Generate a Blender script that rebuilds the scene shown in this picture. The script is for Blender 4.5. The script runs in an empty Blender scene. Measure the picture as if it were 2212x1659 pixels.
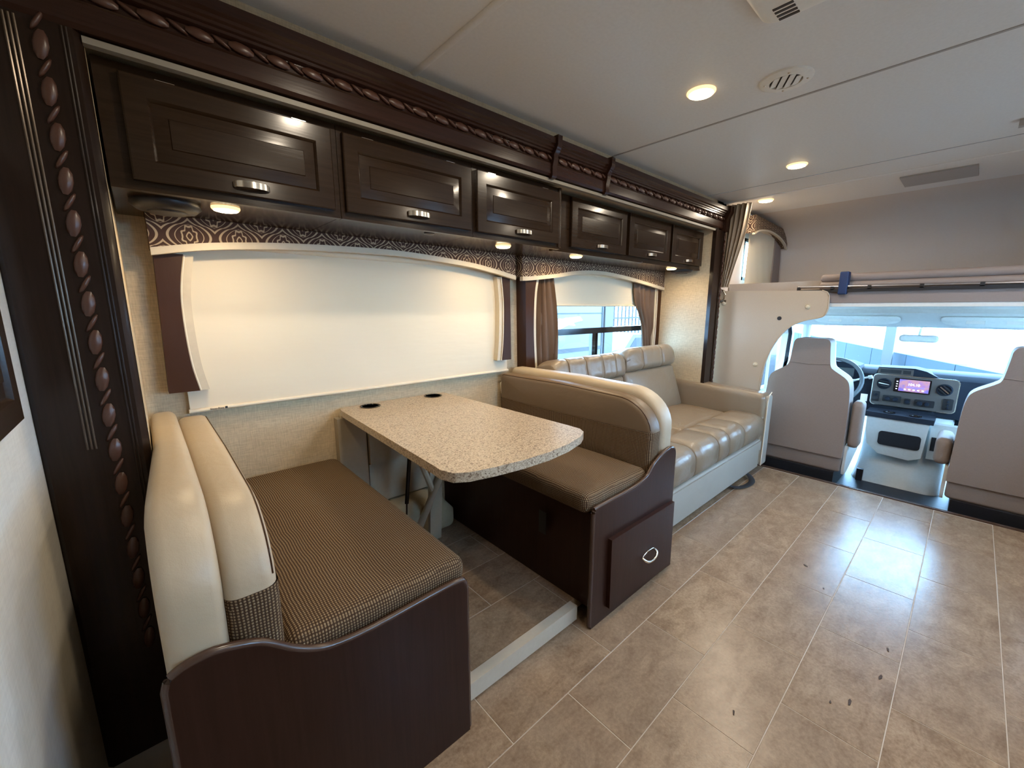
import bpy, bmesh, math, random
from mathutils import Vector, Matrix
random.seed(7)
sc = bpy.context.scene
col = sc.collection
PI = math.pi
# ------------------------------------------------------------------ camera
H = 1.25
cam_d = bpy.data.cameras.new('camera'); cam = bpy.data.objects.new('camera', cam_d); col.objects.link(cam)
yaw, pitch = math.radians(48.15), math.radians(10.44)
F = Vector((math.cos(yaw)*math.cos(pitch), math.sin(yaw)*math.cos(pitch), -math.sin(pitch)))
cam.location = (0, 0, H)
cam.rotation_euler = F.to_track_quat('-Z', 'Y').to_euler()
cam_d.sensor_fit = 'HORIZONTAL'; cam_d.sensor_width = 36; cam_d.lens = 36*886/2212
cam_d.clip_start = 0.02; cam_d.clip_end = 300
sc.camera = cam
# ------------------------------------------------------------------ world and exposure
SKY = (0.32, 0.62, 1.0)
w = bpy.data.worlds.new('world'); sc.world = w; w.use_nodes = True
bg = w.node_tree.nodes['Background']; bg.inputs[0].default_value = (*SKY, 1); bg.inputs[1].default_value = 26.0
sc.view_settings.view_transform = 'Standard'; sc.view_settings.look = 'None'
sc.view_settings.exposure = 0.56; sc.view_settings.gamma = 1.0; sc.view_settings.use_curve_mapping = False
WARM = (1.0, 0.85, 0.66)
P_CEIL = 4.4     # ceiling puck lamps, watt
P_CAB = 1.6      # lamps under the cabinets, watt

# ------------------------------------------------------------------ material helpers
class NT:
    def __init__(s, name):
        s.m = bpy.data.materials.new(name); s.m.use_nodes = True
        s.t = s.m.node_tree; s.n = s.t.nodes; s.l = s.t.links
        s.b = s.n['Principled BSDF']; s.o = s.n['Material Output']
    def set(s, **k):
        for a, v in k.items():
            a = a.replace('_', ' ').title().replace('Ior', 'IOR')
            i = s.b.inputs[a]
            if hasattr(v, 'is_linked') or isinstance(v, bpy.types.NodeSocket): s.l.new(v, i)
            else: i.default_value = (*v, 1) if isinstance(v, tuple) and len(v) == 3 else v
        return s
    def N(s, t, **k):
        n = s.n.new(t)
        for a, v in k.items(): setattr(n, a, v)
        return n
    def put(s, sock, v):
        if isinstance(v, bpy.types.NodeSocket): s.l.new(v, sock)
        else: sock.default_value = (*v, 1) if isinstance(v, tuple) and len(v) == 3 and sock.type == 'RGBA' else v
    def math(s, op, a, b=0.0, c=0.0):
        n = s.N('ShaderNodeMath', operation=op)
        s.put(n.inputs[0], a); s.put(n.inputs[1], b); s.put(n.inputs[2], c)
        return n.outputs[0]
    def uv(s):
        return s.N('ShaderNodeUVMap').outputs[0]
    def obj(s):
        return s.N('ShaderNodeTexCoord').outputs['Object']
    def map(s, v, scale=(1, 1, 1), rot=(0, 0, 0)):
        n = s.N('ShaderNodeMapping'); s.l.new(v, n.inputs[0]); n.inputs['Scale'].default_value = scale; n.inputs['Rotation'].default_value = rot
        return n.outputs[0]
    def noise(s, v, scale, detail=3, rough=.5, dist=0):
        n = s.N('ShaderNodeTexNoise'); s.l.new(v, n.inputs['Vector']); n.inputs['Scale'].default_value = scale
        n.inputs['Detail'].default_value = detail; n.inputs['Roughness'].default_value = rough; n.inputs['Distortion'].default_value = dist
        return n.outputs['Fac']
    def ramp(s, f, stops):
        n = s.N('ShaderNodeValToRGB'); s.l.new(f, n.inputs[0]); e = n.color_ramp.elements
        while len(e) < len(stops): e.new(.5)
        for i, (p, c) in enumerate(stops): e[i].position = p; e[i].color = (*c, 1)
        return n.outputs[0]
    def mix(s, f, a, b):
        n = s.N('ShaderNodeMix', data_type='RGBA')
        s.put(n.inputs[0], f); s.put(n.inputs[6], a); s.put(n.inputs[7], b)
        return n.outputs[2]
    def bump(s, h, strength=.3, dist=.002):
        n = s.N('ShaderNodeBump'); s.l.new(h, n.inputs['Height']); n.inputs['Strength'].default_value = strength; n.inputs['Distance'].default_value = dist
        s.l.new(n.outputs[0], s.b.inputs['Normal'])
        return s

def plain(name, c, rough=.5, metal=0, bump=0, bscale=60, spec=.5, coat=0):
    s = NT(name); s.set(base_color=c, roughness=rough, metallic=metal)
    s.b.inputs['Specular IOR Level'].default_value = spec
    if coat: s.b.inputs['Coat Weight'].default_value = coat; s.b.inputs['Coat Roughness'].default_value = .06
    o = s.obj(); f = s.noise(o, bscale, 3)
    s.set(base_color=s.mix(f, tuple(x*.93 for x in c), tuple(min(1, x*1.07) for x in c)))
    if bump: s.bump(f, bump, .003)
    return s.m

def wood(name, c, c2, rough=.3, coat=.0, axis=2):
    s = NT(name); s.b.inputs['Specular IOR Level'].default_value = .2; sc_ = [34, 34, 34]; sc_[axis] = 1.6
    v = s.map(s.obj(), tuple(sc_))
    f = s.noise(v, 2.2, 6, .65, .6)
    s.set(base_color=s.ramp(f, [(.3, c), (.7, c2)]), roughness=rough)
    if coat:
        s.b.inputs['Coat Weight'].default_value = coat; s.b.inputs['Coat Roughness'].default_value = .12
    s.bump(s.noise(s.map(s.obj(), tuple(x*2 for x in sc_)), 3, 4), .12, .001)
    return s.m

M = {}
M['cab_wood'] = wood('dark_glossy_wood', (.019, .0100, .0048), (.030, .0165, .0085), .22, .15, 0)
M['bench_wood'] = wood('dark_laminate', (.022, .0080, .0050), (.034, .0135, .0088), .3, .1, 2)
M['pil_wood'] = wood('dark_trim_wood', (.012, .006, .0038), (.021, .011, .007), .28, .15, 2)
M['rope'] = plain('carved_rope_wood', (.075, .034, .022), .33)
M['crown'] = wood('crown_wood', (.022, .009, .006), (.036, .0155, .0105), .26, .25, 0)
M['edge_dark'] = plain('dark_debris', (.05, .03, .02), .8)
M['edge_trim'] = plain('brown_edge_band', (.06, .034, .024), .25)
M['chrome'] = plain('brushed_nickel', (.75, .72, .66), .18, 1)
M['black'] = plain('black_plastic', (.012, .012, .014), .4)
M['blackgloss'] = plain('glossy_black', (.008, .008, .01), .12)
M['white_pl'] = plain('white_plastic', (.78, .76, .70), .4)
M['offwhite'] = plain('offwhite_trim', (.60, .52, .38), .45)
M['gasket'] = plain('grey_gasket_strip', (.24, .22, .18), .5)
M['beige_paint'] = plain('beige_painted_panel', (.34, .285, .205), .5)
M['rim_grey'] = plain('grey_wheel_rim', (.10, .12, .13), .45)
M['alu'] = plain('white_painted_rail', (.55, .48, .375), .38)

def linen(name, c, scale=350, amt=.12):
    s = NT(name); o = s.obj()
    a = s.noise(s.map(o, (1, 1, .12)), scale, 2); b = s.noise(s.map(o, (.12, .12, 1)), scale, 2)
    f = s.math('MULTIPLY', s.math('ADD', a, b), .5)
    s.set(base_color=s.ramp(f, [(.35, tuple(x*(1-amt) for x in c)), (.65, tuple(min(1, x*(1+amt)) for x in c))]), roughness=.62)
    s.bump(f, .35, .0015)
    return s.m
M['wallpaper'] = linen('linen_wallpaper', (.52, .41, .265), 260, .16)
M['wall_light'] = linen('pale_wall_vinyl', (.62, .60, .54), 200, .06)
M['ceil'] = plain('ceiling_panel', (.74, .735, .715), .42, 0, .05, 90, .5)
M['ceil_strip'] = plain('ceiling_seam', (.36, .34, .32), .5)
M['bunk_fabric'] = linen('bunk_wall_vinyl', (.66, .585, .52), 500, .03)
M['bunk_mid'] = linen('bunk_ledge_vinyl', (.36, .31, .26), 500, .04)
M['hollow_shade'] = plain('painted_hollow_shade', (.004, .004, .006), .9)  # flat black that stands in for the shade inside the console pockets
M['steel'] = plain('grey_steel', (.42, .42, .46), .3, 1)
M['console'] = plain('console_plastic', (.44, .45, .43), .5)
M['bunk_dark'] = linen('bunk_edge_vinyl', (.25, .20, .18), 500, .04)
M['panel_vinyl'] = plain('tan_padded_vinyl', (.46, .365, .265), .5, 0, .12, 300)

def leather(name, c, rough=.36, wr=.25, sheen=0):
    s = NT(name); o = s.obj()
    f = s.noise(o, 7, 4, .55, .4); g = s.noise(o, 420, 2)
    s.set(base_color=s.mix(f, tuple(x*.92 for x in c), tuple(x*1.06 for x in c)), roughness=rough)
    h = s.math('ADD', s.math('MULTIPLY', f, 1.0), s.math('MULTIPLY', g, .06))
    s.bump(h, wr, .02)
    return s.m
M['vinyl'] = leather('tan_bench_vinyl', (.47, .375, .255), .42, .18)
M['vinyl_shaded'] = leather('shaded_bench_vinyl', (.155, .103, .060), .42, .18)  # same bench vinyl, darkened to paint in the shade on the far cushion
M['sofa'] = leather('taupe_sofa_leather', (.235, .178, .120), .28, .40)
M['sofa_base'] = leather('pale_suede_base', (.36, .33, .275), .6, .15)
M['cabseat'] = linen('taupe_seat_cloth', (.235, .185, .158), 600, .06)
M['cabseat_side'] = plain('pale_seat_side', (.66, .66, .6), .6)
M['pad_brown'] = leather('brown_leather_pad', (.042, .0145, .004), .42, .1)
M['pad_brown'].node_tree.nodes['Principled BSDF'].inputs['Specular IOR Level'].default_value = .25
M['piping'] = plain('pale_piping', (.72, .64, .5), .5)
M['curtain'] = linen('brown_curtain', (.110, .062, .034), 500, .05)
M['cab_curtain'] = linen('taupe_curtain', (.36, .285, .205), 500, .05)
M['carpet'] = plain('beige_carpet', (.40, .34, .22), .95, 0, .9, 220)
M['cab_floor'] = plain('black_rubber_mat', (.015, .02, .028), .45, 0, .3, 30)
M['dash'] = plain('dark_dash_plastic', (.015, .019, .028), .7, 0, .1, 200)
M['dash'].node_tree.nodes['Principled BSDF'].inputs['Specular IOR Level'].default_value = .12
M['dash_bezel'] = plain('taupe_bezel', (.085, .070, .062), .4)
M['cab_grey'] = plain('pale_grey_plastic', (.66, .66, .62), .5)
M['reed'] = plain('dark_bronze_reeding', (.10, .075, .055), .22, .5)
M['visor'] = plain('pale_visor', (.74, .76, .72), .7)
M['navy'] = plain('navy_strap', (.01, .03, .10), .6)
M['strap'] = plain('black_webbing', (.012, .013, .016), .7)

def fabric():
    s = NT('woven_check_fabric'); u = s.uv()
    d = s.noise(s.obj(), 9, 2)
    sep = s.N('ShaderNodeSeparateXYZ'); s.l.new(u, sep.inputs[0])
    k = 2*PI/.0068
    wob = s.math('MULTIPLY', d, .012)
    a = s.math('SINE', s.math('MULTIPLY', s.math('ADD', sep.outputs[0], wob), k))
    b = s.math('SINE', s.math('MULTIPLY', s.math('ADD', sep.outputs[1], wob), k))
    f = s.math('MULTIPLY', s.math('MULTIPLY_ADD', a, .5, .5), s.math('MULTIPLY_ADD', b, .42, .58))
    g = s.noise(s.map(u, (40, 3, 1)), 30, 2)
    f2 = s.math('MULTIPLY', f, s.math('MULTIPLY_ADD', g, .8, .6))
    s.set(base_color=s.ramp(f2, [(.15, (.052, .029, .016)), (.66, (.29, .205, .118))]), roughness=.85)
    s.b.inputs['Specular IOR Level'].default_value = .2
    s.bump(f, .5, .002)
    return s.m
M['fabric'] = fabric()

def ogee():
    s = NT('ogee_fabric'); sep = s.N('ShaderNodeSeparateXYZ'); s.l.new(s.uv(), sep.inputs[0])
    wd = .0725; hp = .15
    u = s.math('DIVIDE', s.math('SUBTRACT', sep.outputs[0], .16), wd)
    v = s.math('DIVIDE', s.math('SUBTRACT', sep.outputs[1], 1.492), hp)
    cc = s.math('COSINE', s.math('MULTIPLY', v, 2*PI)); c = s.math('MULTIPLY', s.math('MULTIPLY', s.math('SIGN', cc), s.math('POWER', s.math('ABSOLUTE', cc), .72)), .46)
    def cen(x, per):        # centred modulo
        q = s.math('DIVIDE', x, per)
        return s.math('MULTIPLY', s.math('SUBTRACT', q, s.math('ROUND', q)), per)
    u5 = s.math('SUBTRACT', u, .5)
    e = s.math('ABSOLUTE', cen(s.math('SUBTRACT', u5, c), 2))
    o = s.math('ABSOLUTE', cen(s.math('ADD', s.math('SUBTRACT', u5, 1), c), 2))
    d = s.math('MINIMUM', e, o)
    band = lambda x, a, b: s.math('MULTIPLY', s.math('GREATER_THAN', x, a), s.math('LESS_THAN', x, b))
    l1 = band(d, .10, .20)
    l2 = band(d, .40, .435)
    def med(du0, dv0):
        du = cen(s.math('SUBTRACT', u, du0), 2); dv = s.math('MULTIPLY', cen(s.math('SUBTRACT', v, dv0), 1), hp/wd*.62)
        r = s.math('MULTIPLY', s.math('ADD', s.math('SQRT', s.math('ADD', s.math('MULTIPLY', du, du), s.math('MULTIPLY', dv, dv))), s.math('ADD', s.math('ABSOLUTE', du), s.math('ABSOLUTE', dv))), .5)
        th = s.math('ARCTAN2', dv, du)
        r2 = s.math('MULTIPLY', r, s.math('MULTIPLY_ADD', s.math('COSINE', s.math('MULTIPLY', th, 8)), .13, 1))
        return s.math('MAXIMUM', band(r2, .27, .34), band(r, .09, .14))
    m1 = med(0, 0); m2 = med(1, .5)
    f = s.math('MAXIMUM', s.math('MAXIMUM', l1, l2), s.math('MAXIMUM', m1, m2))
    n = s.noise(s.obj(), 900, 1)
    s.set(base_color=s.mix(s.math('MULTIPLY', f, s.math('MULTIPLY_ADD', n, .5, .65)), (.052, .022, .014), (.50, .385, .25)), roughness=.8)
    return s.m
M['ogee'] = ogee()

def granite():
    s = NT('speckled_laminate'); o = s.obj()
    v = s.N('ShaderNodeTexVoronoi'); s.l.new(o, v.inputs['Vector']); v.inputs['Scale'].default_value = 260
    sep = s.N('ShaderNodeSeparateColor'); s.l.new(v.outputs['Color'], sep.inputs[0])
    a = s.ramp(sep.outputs[0], [(0, (.12, .075, .045)), (.13, (.30, .22, .145)), (.45, (.44, .345, .235)), (.85, (.56, .455, .33))])
    s.set(base_color=a, roughness=.3)
    return s.m
M['granite'] = granite()

def tile():
    s = NT('stone_vinyl_tile'); o = s.obj()
    rnd = s.N('ShaderNodeObjectInfo').outputs['Random']
    add = s.N('ShaderNodeVectorMath', operation='ADD'); s.l.new(o, add.inputs[0])
    cmb = s.N('ShaderNodeCombineXYZ'); s.l.new(s.math('MULTIPLY', rnd, 20), cmb.inputs[0]); s.l.new(cmb.outputs[0], add.inputs[1])
    f = s.noise(s.map(add.outputs[0], (1, 1.6, 1)), 9, 6, .7, .6); g = s.noise(add.outputs[0], 90, 4, .7)
    h = s.math('ADD', s.math('MULTIPLY', f, .6), s.math('MULTIPLY', g, .4))
    c = s.ramp(h, [(.34, (.158, .098, .056)), (.52, (.285, .195, .122)), (.70, (.42, .31, .205))])
    c = s.mix(s.math('MULTIPLY', rnd, .35), c, (.22, .16, .115))
    s.set(base_color=c, roughness=s.math('MULTIPLY_ADD', g, .14, .17))
    s.bump(g, .25, .002)
    return s.m
M['tile'] = tile()
M['grout'] = plain('pale_tile_joint', (.46, .37, .28), .6)

def glass():
    s = NT('window_glass'); s.n.remove(s.b)
    t = s.N('ShaderNodeBsdfTransparent'); g = s.N('ShaderNodeBsdfGlossy'); g.inputs['Roughness'].default_value = .02
    lw = s.N('ShaderNodeLayerWeight'); lw.inputs[0].default_value = .5
    fr_ = s.math('MULTIPLY_ADD', s.math('POWER', lw.outputs['Facing'], 5.0), .7, .035)
    m = s.N('ShaderNodeMixShader'); s.l.new(fr_, m.inputs[0]); s.l.new(t.outputs[0], m.inputs[1]); s.l.new(g.outputs[0], m.inputs[2])
    s.l.new(m.outputs[0], s.o.inputs[0]); return s.m
M['glass'] = glass()

def shade_cloth():
    s = NT('cream_shade_cloth'); s.set(base_color=(.80, .71, .54), roughness=.8)
    f = s.noise(s.map(s.obj(), (1.5, 1, 6)), 3, 2)
    tr = s.N('ShaderNodeBsdfTranslucent'); tr.inputs[0].default_value = (.75, .66, .5, 1)
    m = s.N('ShaderNodeMixShader'); m.inputs[0].default_value = .07
    s.l.new(s.b.outputs[0], m.inputs[1]); s.l.new(tr.outputs[0], m.inputs[2]); s.l.new(m.outputs[0], s.o.inputs[0])
    s.bump(f, .12, .02); return s.m
M['shade'] = shade_cloth()

def emit(name, c, st):
    s = NT(name); s.set(base_color=c); s.b.inputs['Emission Color'].default_value = (*c, 1); s.b.inputs['Emission Strength'].default_value = st
    return s.m
M['lamp'] = emit('lit_lens', (1.0, .80, .50), 14)
M['lamp_rim'] = emit('lit_lens_rim', (1.0, .66, .30), 1.2)
M['ext_grey'] = plain('outdoor_concrete', (.019, .031, .042), .9, 0, .3, 6)  # grey concrete with the cool daylight cast tinted into its colour
M['ext_white'] = plain('outdoor_white_panel', (.075, .074, .068), .5)
M['ext_dark'] = plain('outdoor_dark', (.022, .022, .024), .7)
M['ext_ground'] = plain('outdoor_asphalt', (.085, .085, .08), .9, 0, .3, 3)
M['ext_post'] = plain('outdoor_steel_post', (.050, .048, .05), .6)

# ------------------------------------------------------------------ mesh helpers
def box_uv(me):
    uvl = me.uv_layers.new(name='UVMap')
    for p in me.polygons:
        n = p.normal; a = max(range(3), key=lambda i: abs(n[i]))
        for li in p.loop_indices:
            v = me.vertices[me.loops[li].vertex_index].co
            uvl.data[li].uv = (v.y, v.z) if a == 0 else (v.x, v.z) if a == 1 else (v.x, v.y)

def link(name, bm, mat, parent=None, smooth=40, label=None, kind=None, bev=0, seg=2):
    if bev:
        es = [e for e in bm.edges if len(e.link_faces) == 2 and e.calc_face_angle(0) > math.radians(35)]
        bmesh.ops.bevel(bm, geom=es, offset=bev, segments=seg, profile=.5, affect='EDGES', clamp_overlap=True)
    bmesh.ops.recalc_face_normals(bm, faces=bm.faces[:])
    me = bpy.data.meshes.new(name); bm.to_mesh(me); bm.free()
    me.update(); box_uv(me)
    if smooth:
        me.shade_smooth() if hasattr(me, 'shade_smooth') else None
        me.set_sharp_from_angle(angle=math.radians(smooth))
    mats = mat if isinstance(mat, (list, tuple)) else [mat]
    for m_ in mats: me.materials.append(M[m_])
    o = bpy.data.objects.new(name, me); col.objects.link(o)
    if parent is not None:
        o.parent = parent
        wl = WLOC.get(parent.name, Vector((0, 0, 0)))
        me.transform(Matrix.Translation(-wl)); WLOC[o.name] = wl.copy()
    else:
        # origin at base centre
        bb = [v.co for v in me.vertices]
        c = Vector(((min(v.x for v in bb)+max(v.x for v in bb))/2, (min(v.y for v in bb)+max(v.y for v in bb))/2, min(v.z for v in bb)))
        me.transform(Matrix.Translation(-c)); o.location = c; WLOC[o.name] = c
    if label: o['label'] = label
    if kind: o['kind'] = kind
    return o
WLOC = {}
def thing(name, label, cat, loc=(0, 0, 0), group=None):
    o = bpy.data.objects.new(name, None); col.objects.link(o); o.location = loc; o.empty_display_size = .05
    o['label'] = label; o['category'] = cat
    if group: o['group'] = group
    WLOC[o.name] = Vector(loc); return o
def struct(name, loc=(0, 0, 0)):
    o = bpy.data.objects.new(name, None); col.objects.link(o); o.location = loc; o['kind'] = 'structure'
    WLOC[o.name] = Vector(loc); return o
def tag(o, label, cat, group=None):
    o['label'] = label; o['category'] = cat
    if group: o['group'] = group
    return o

def B(): return bmesh.new()
def box(bm, x0, x1, y0, y1, z0, z1):
    vs = [bm.verts.new(p) for p in ((x0, y0, z0), (x1, y0, z0), (x1, y1, z0), (x0, y1, z0), (x0, y0, z1), (x1, y0, z1), (x1, y1, z1), (x0, y1, z1))]
    for f in ((0, 3, 2, 1), (4, 5, 6, 7), (0, 1, 5, 4), (1, 2, 6, 5), (2, 3, 7, 6), (3, 0, 4, 7)): bm.faces.new([vs[i] for i in f])
    return bm
def bx(*a): return box(B(), *a)
def prism(bm, poly, axis, a, b):
    """poly in the two other axes (ordered), extruded from a to b"""
    def P(q, t):
        if axis == 0: return (t, q[0], q[1])
        if axis == 1: return (q[0], t, q[1])
        return (q[0], q[1], t)
    A = [bm.verts.new(P(q, a)) for q in poly]; C = [bm.verts.new(P(q, b)) for q in poly]
    n = len(poly); bm.faces.new(A); bm.faces.new(C[::-1])
    for i in range(n): bm.faces.new((A[i], A[(i+1) % n], C[(i+1) % n], C[i]))
    return bm
def hull_quad(bm, A, Bq):
    """two quads (4 points each) joined to a solid"""
    a = [bm.verts.new(p) for p in A]; b = [bm.verts.new(p) for p in Bq]
    bm.faces.new(a); bm.faces.new(b[::-1])
    for i in range(4): bm.faces.new((a[i], a[(i+1) % 4], b[(i+1) % 4], b[i]))
    return bm
def tube(bm, pts, r, n=10, flat=1.0, caps=True, closed=False):
    pts = [Vector(p) for p in pts]; rings = []
    N = len(pts)
    for i, p in enumerate(pts):
        if closed: t = pts[(i+1) % N]-pts[i-1]
        else: t = (pts[min(i+1, N-1)]-pts[max(i-1, 0)])
        t.normalize()
        up = Vector((0, 0, 1)) if abs(t.z) < .9 else Vector((1, 0, 0))
        s_ = t.cross(up).normalized(); u_ = s_.cross(t)
        rr = r[i] if isinstance(r, (list, tuple)) else r
        rings.append([bm.verts.new(p+rr*(math.cos(2*PI*k/n)*s_+flat*math.sin(2*PI*k/n)*u_)) for k in range(n)])
    for i in range(N if closed else N-1):
        a, b = rings[i], rings[(i+1) % N]
        for k in range(n): bm.faces.new((a[k], a[(k+1) % n], b[(k+1) % n], b[k]))
    if caps and not closed: bm.faces.new(rings[0][::-1]); bm.faces.new(rings[-1])
    return bm
def lathe(bm, prof, c, axis=2, n=24):
    """prof [(radius, height)] around axis through c"""
    c = Vector(c); rings = []
    for r, h in prof:
        ring = []
        for k in range(n):
            a = 2*PI*k/n; u, v = r*math.cos(a), r*math.sin(a)
            q = (u, v, h) if axis == 2 else (u, h, v) if axis == 1 else (h, u, v)
            ring.append(bm.verts.new(c+Vector(q)))
        rings.append(ring)
    for a, b in zip(rings, rings[1:]):
        for k in range(n): bm.faces.new((a[k], a[(k+1) % n], b[(k+1) % n], b[k]))
    bm.faces.new(rings[0]); bm.faces.new(rings[-1][::-1])
    return bm
def rbox(bm, x0, x1, y0, y1, z0, z1, r=.03, n=8, fn=None, sub=None):
    """rounded, subdivided box; fn(p, (u,v,w) in -1..1) -> p"""
    if not isinstance(r, tuple): r = (r, r, r)
    lo = Vector((x0, y0, z0)); hi = Vector((x1, y1, z1)); c = (lo+hi)/2; h = (hi-lo)/2
    ns = sub or (n, n, n); cache = {}
    def coord(i, N, hh, rr):
        # denser near edges
        m = 3
        inner = hh-rr
        if i <= m: return -hh+rr*(1-math.cos(PI/2*i/m)) if False else -hh+rr*i/m
        if i >= N-m: return hh-rr*(N-i)/m
        return -inner+2*inner*(i-m)/(N-2*m)
    def V(i, j, k):
        key = (i, j, k)
        if key in cache: return cache[key]
        p = Vector([coord(q, N, h[a], min(r[a], h[a]*.98)) for a, (q, N) in enumerate(zip((i, j, k), ns))])
        q = Vector([max(-h[a]+min(r[a], h[a]*.98), min(h[a]-min(r[a], h[a]*.98), p[a])) for a in range(3)])
        d = Vector([(p[a]-q[a])/min(r[a], h[a]*.98) for a in range(3)])
        if d.length > 1e-6:
            m = max(abs(x) for x in d); d = d.normalized()*m
            p = Vector([q[a]+d[a]*min(r[a], h[a]*.98) for a in range(3)])
        uvw = Vector([p[a]/h[a] for a in range(3)])
        p = p+c
        if fn: p = fn(p, uvw)
        cache[key] = bm.verts.new(p); return cache[key]
    nx, ny, nz = ns
    for i in range(nx):
        for j in range(ny):
            bm.faces.new((V(i, j, 0), V(i, j+1, 0), V(i+1, j+1, 0), V(i+1, j, 0)))
            bm.faces.new((V(i, j, nz), V(i+1, j, nz), V(i+1, j+1, nz), V(i, j+1, nz)))
    for i in range(nx):
        for k in range(nz):
            bm.faces.new((V(i, 0, k), V(i+1, 0, k), V(i+1, 0, k+1), V(i, 0, k+1)))
            bm.faces.new((V(i, ny, k), V(i, ny, k+1), V(i+1, ny, k+1), V(i+1, ny, k)))
    for j in range(ny):
        for k in range(nz):
            bm.faces.new((V(0, j, k), V(0, j, k+1), V(0, j+1, k+1), V(0, j+1, k)))
            bm.faces.new((V(nx, j, k), V(nx, j+1, k), V(nx, j+1, k+1), V(nx, j, k+1)))
    return bm
def pillow(outline, xa, xb, r, puff_a=0, puff_b=0, nk=5):
    """cushion with the given (y,z) outline between xa and xb, edges rounded by r, faces bulging"""
    P = [Vector(p) for p in outline]; n = len(P)
    area = sum(P[i].x*P[(i+1) % n].y-P[(i+1) % n].x*P[i].y for i in range(n))
    if area < 0: P.reverse()
    nr = []
    for i in range(n):
        t = (P[(i+1) % n]-P[i-1]).normalized(); nr.append(Vector((-t.y, t.x)))
    bm = bmesh.new(); rings = []
    def ring(d, x, sh=0, c=None):
        pts = [P[i]+nr[i]*d for i in range(n)]
        if sh: pts = [q.lerp(c, sh) for q in pts]
        rings.append([bm.verts.new((x, q.x, q.y)) for q in pts])
    c = sum(P, Vector((0, 0)))/n; sg = 1 if xb > xa else -1
    caps = (.12, .3, .5, .7, .88)
    for sh in reversed(caps): ring(r, xa-sg*puff_a*math.sin(PI/2*min(1, sh*1.5)), sh, c)
    for k in range(nk+1):
        a = PI/2*k/nk; ring(r*(1-math.sin(a)), xa+sg*r*(1-math.cos(a)))
    for k in range(nk+1):
        a = PI/2*k/nk; ring(r*(1-math.cos(a)), xb-sg*r*(1-math.sin(a)))
    for sh in caps: ring(r, xb+sg*puff_b*math.sin(PI/2*min(1, sh*1.5)), sh, c)
    for A, C in zip(rings, rings[1:]):
        for k in range(n): bm.faces.new((A[k], A[(k+1) % n], C[(k+1) % n], C[k]))
    for R_, x in ((rings[0], xa-sg*puff_a), (rings[-1], xb+sg*puff_b)):
        v = bm.verts.new((x, c.x, c.y))
        for k in range(n): bm.faces.new((R_[k], R_[(k+1) % n], v))
    bmesh.ops.recalc_face_normals(bm, faces=bm.faces[:])
    return bm
def resample(poly, step=.02):
    out = []
    n = len(poly)
    for i in range(n):
        a, b = Vector(poly[i]), Vector(poly[(i+1) % n]); L = (b-a).length; k = max(1, int(L/step))
        for j in range(k): out.append(tuple(a.lerp(b, j/k)))
    return out
def spline(pts, n=6):
    out = []
    P = [Vector(p) for p in pts]; P = [P[0]*2-P[1]]+P+[P[-1]*2-P[-2]]
    for i in range(1, len(P)-2):
        for k in range(n):
            t = k/n; a, b, c, d = P[i-1], P[i], P[i+1], P[i+2]
            out.append(.5*((2*b)+(-a+c)*t+(2*a-5*b+4*c-d)*t*t+(-a+3*b-3*c+d)*t**3))
    out.append(P[-2]); return [tuple(q) for q in out]
def wall_holes(bm, axis, a, b, u0, u1, v0, v1, holes):
    """wall slab (thickness a..b along axis) with rectangular holes [(u0,u1,v0,v1)], built from boxes"""
    us = sorted({u0, u1, *[h[0] for h in holes], *[h[1] for h in holes]}); vs = sorted({v0, v1, *[h[2] for h in holes], *[h[3] for h in holes]})
    for i in range(len(us)-1):
        for j in range(len(vs)-1):
            cu, cv = (us[i]+us[i+1])/2, (vs[j]+vs[j+1])/2
            if any(h[0] < cu < h[1] and h[2] < cv < h[3] for h in holes): continue
            if axis == 1: box(bm, us[i], us[i+1], a, b, vs[j], vs[j+1])
            elif axis == 0: box(bm, a, b, us[i], us[i+1], vs[j], vs[j+1])
            else: box(bm, us[i], us[i+1], vs[j], vs[j+1], a, b)
    bmesh.ops.remove_doubles(bm, verts=bm.verts[:], dist=1e-5)
    # drop interior faces shared by neighbouring boxes
    seen = {}
    for f in bm.faces:
        seen.setdefault(tuple(sorted(v.index for v in f.verts)), []).append(f)
    bm.verts.index_update(); seen = {}
    for f in bm.faces: seen.setdefault(tuple(sorted(v.index for v in f.verts)), []).append(f)
    kill = [f for fs in seen.values() if len(fs) > 1 for f in fs]
    bmesh.ops.delete(bm, geom=kill, context='FACES')
    return bm
def text(name, s, size, loc, rot, mat, parent, extrude=.0004):
    cu = bpy.data.curves.new(name, 'FONT'); cu.body = s; cu.size = size; cu.extrude = extrude; cu.align_x = 'CENTER'; cu.align_y = 'CENTER'
    t = bpy.data.objects.new(name+'_tmp', cu); col.objects.link(t)
    dg = bpy.context.evaluated_depsgraph_get(); me = bpy.data.meshes.new_from_object(t.evaluated_get(dg))
    bpy.data.objects.remove(t)
    me.materials.clear(); me.materials.append(M[mat])
    me.transform(Matrix.Translation(loc) @ rot.to_4x4())
    o = bpy.data.objects.new(name, me); col.objects.link(o); o.parent = parent
    wl = WLOC.get(parent.name, Vector((0, 0, 0))); me.transform(Matrix.Translation(-wl)); WLOC[o.name] = wl.copy()
    return o
# text facing -Y (read from the aisle, X to the right) and text facing -X (read looking forward, -Y to the right)
ROT_Y = Matrix(((1, 0, 0), (0, 0, -1), (0, 1, 0)))
ROT_X = Matrix(((0, 0, -1), (-1, 0, 0), (0, 1, 0)))

# ================================================================== SETTING
YW = 1.93      # inner face of the slide-out's outer wall
YC = 1.45      # coach wall line
YR = -.89      # right wall
ZC = 2.07
ZS = .067      # slide floor
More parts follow.
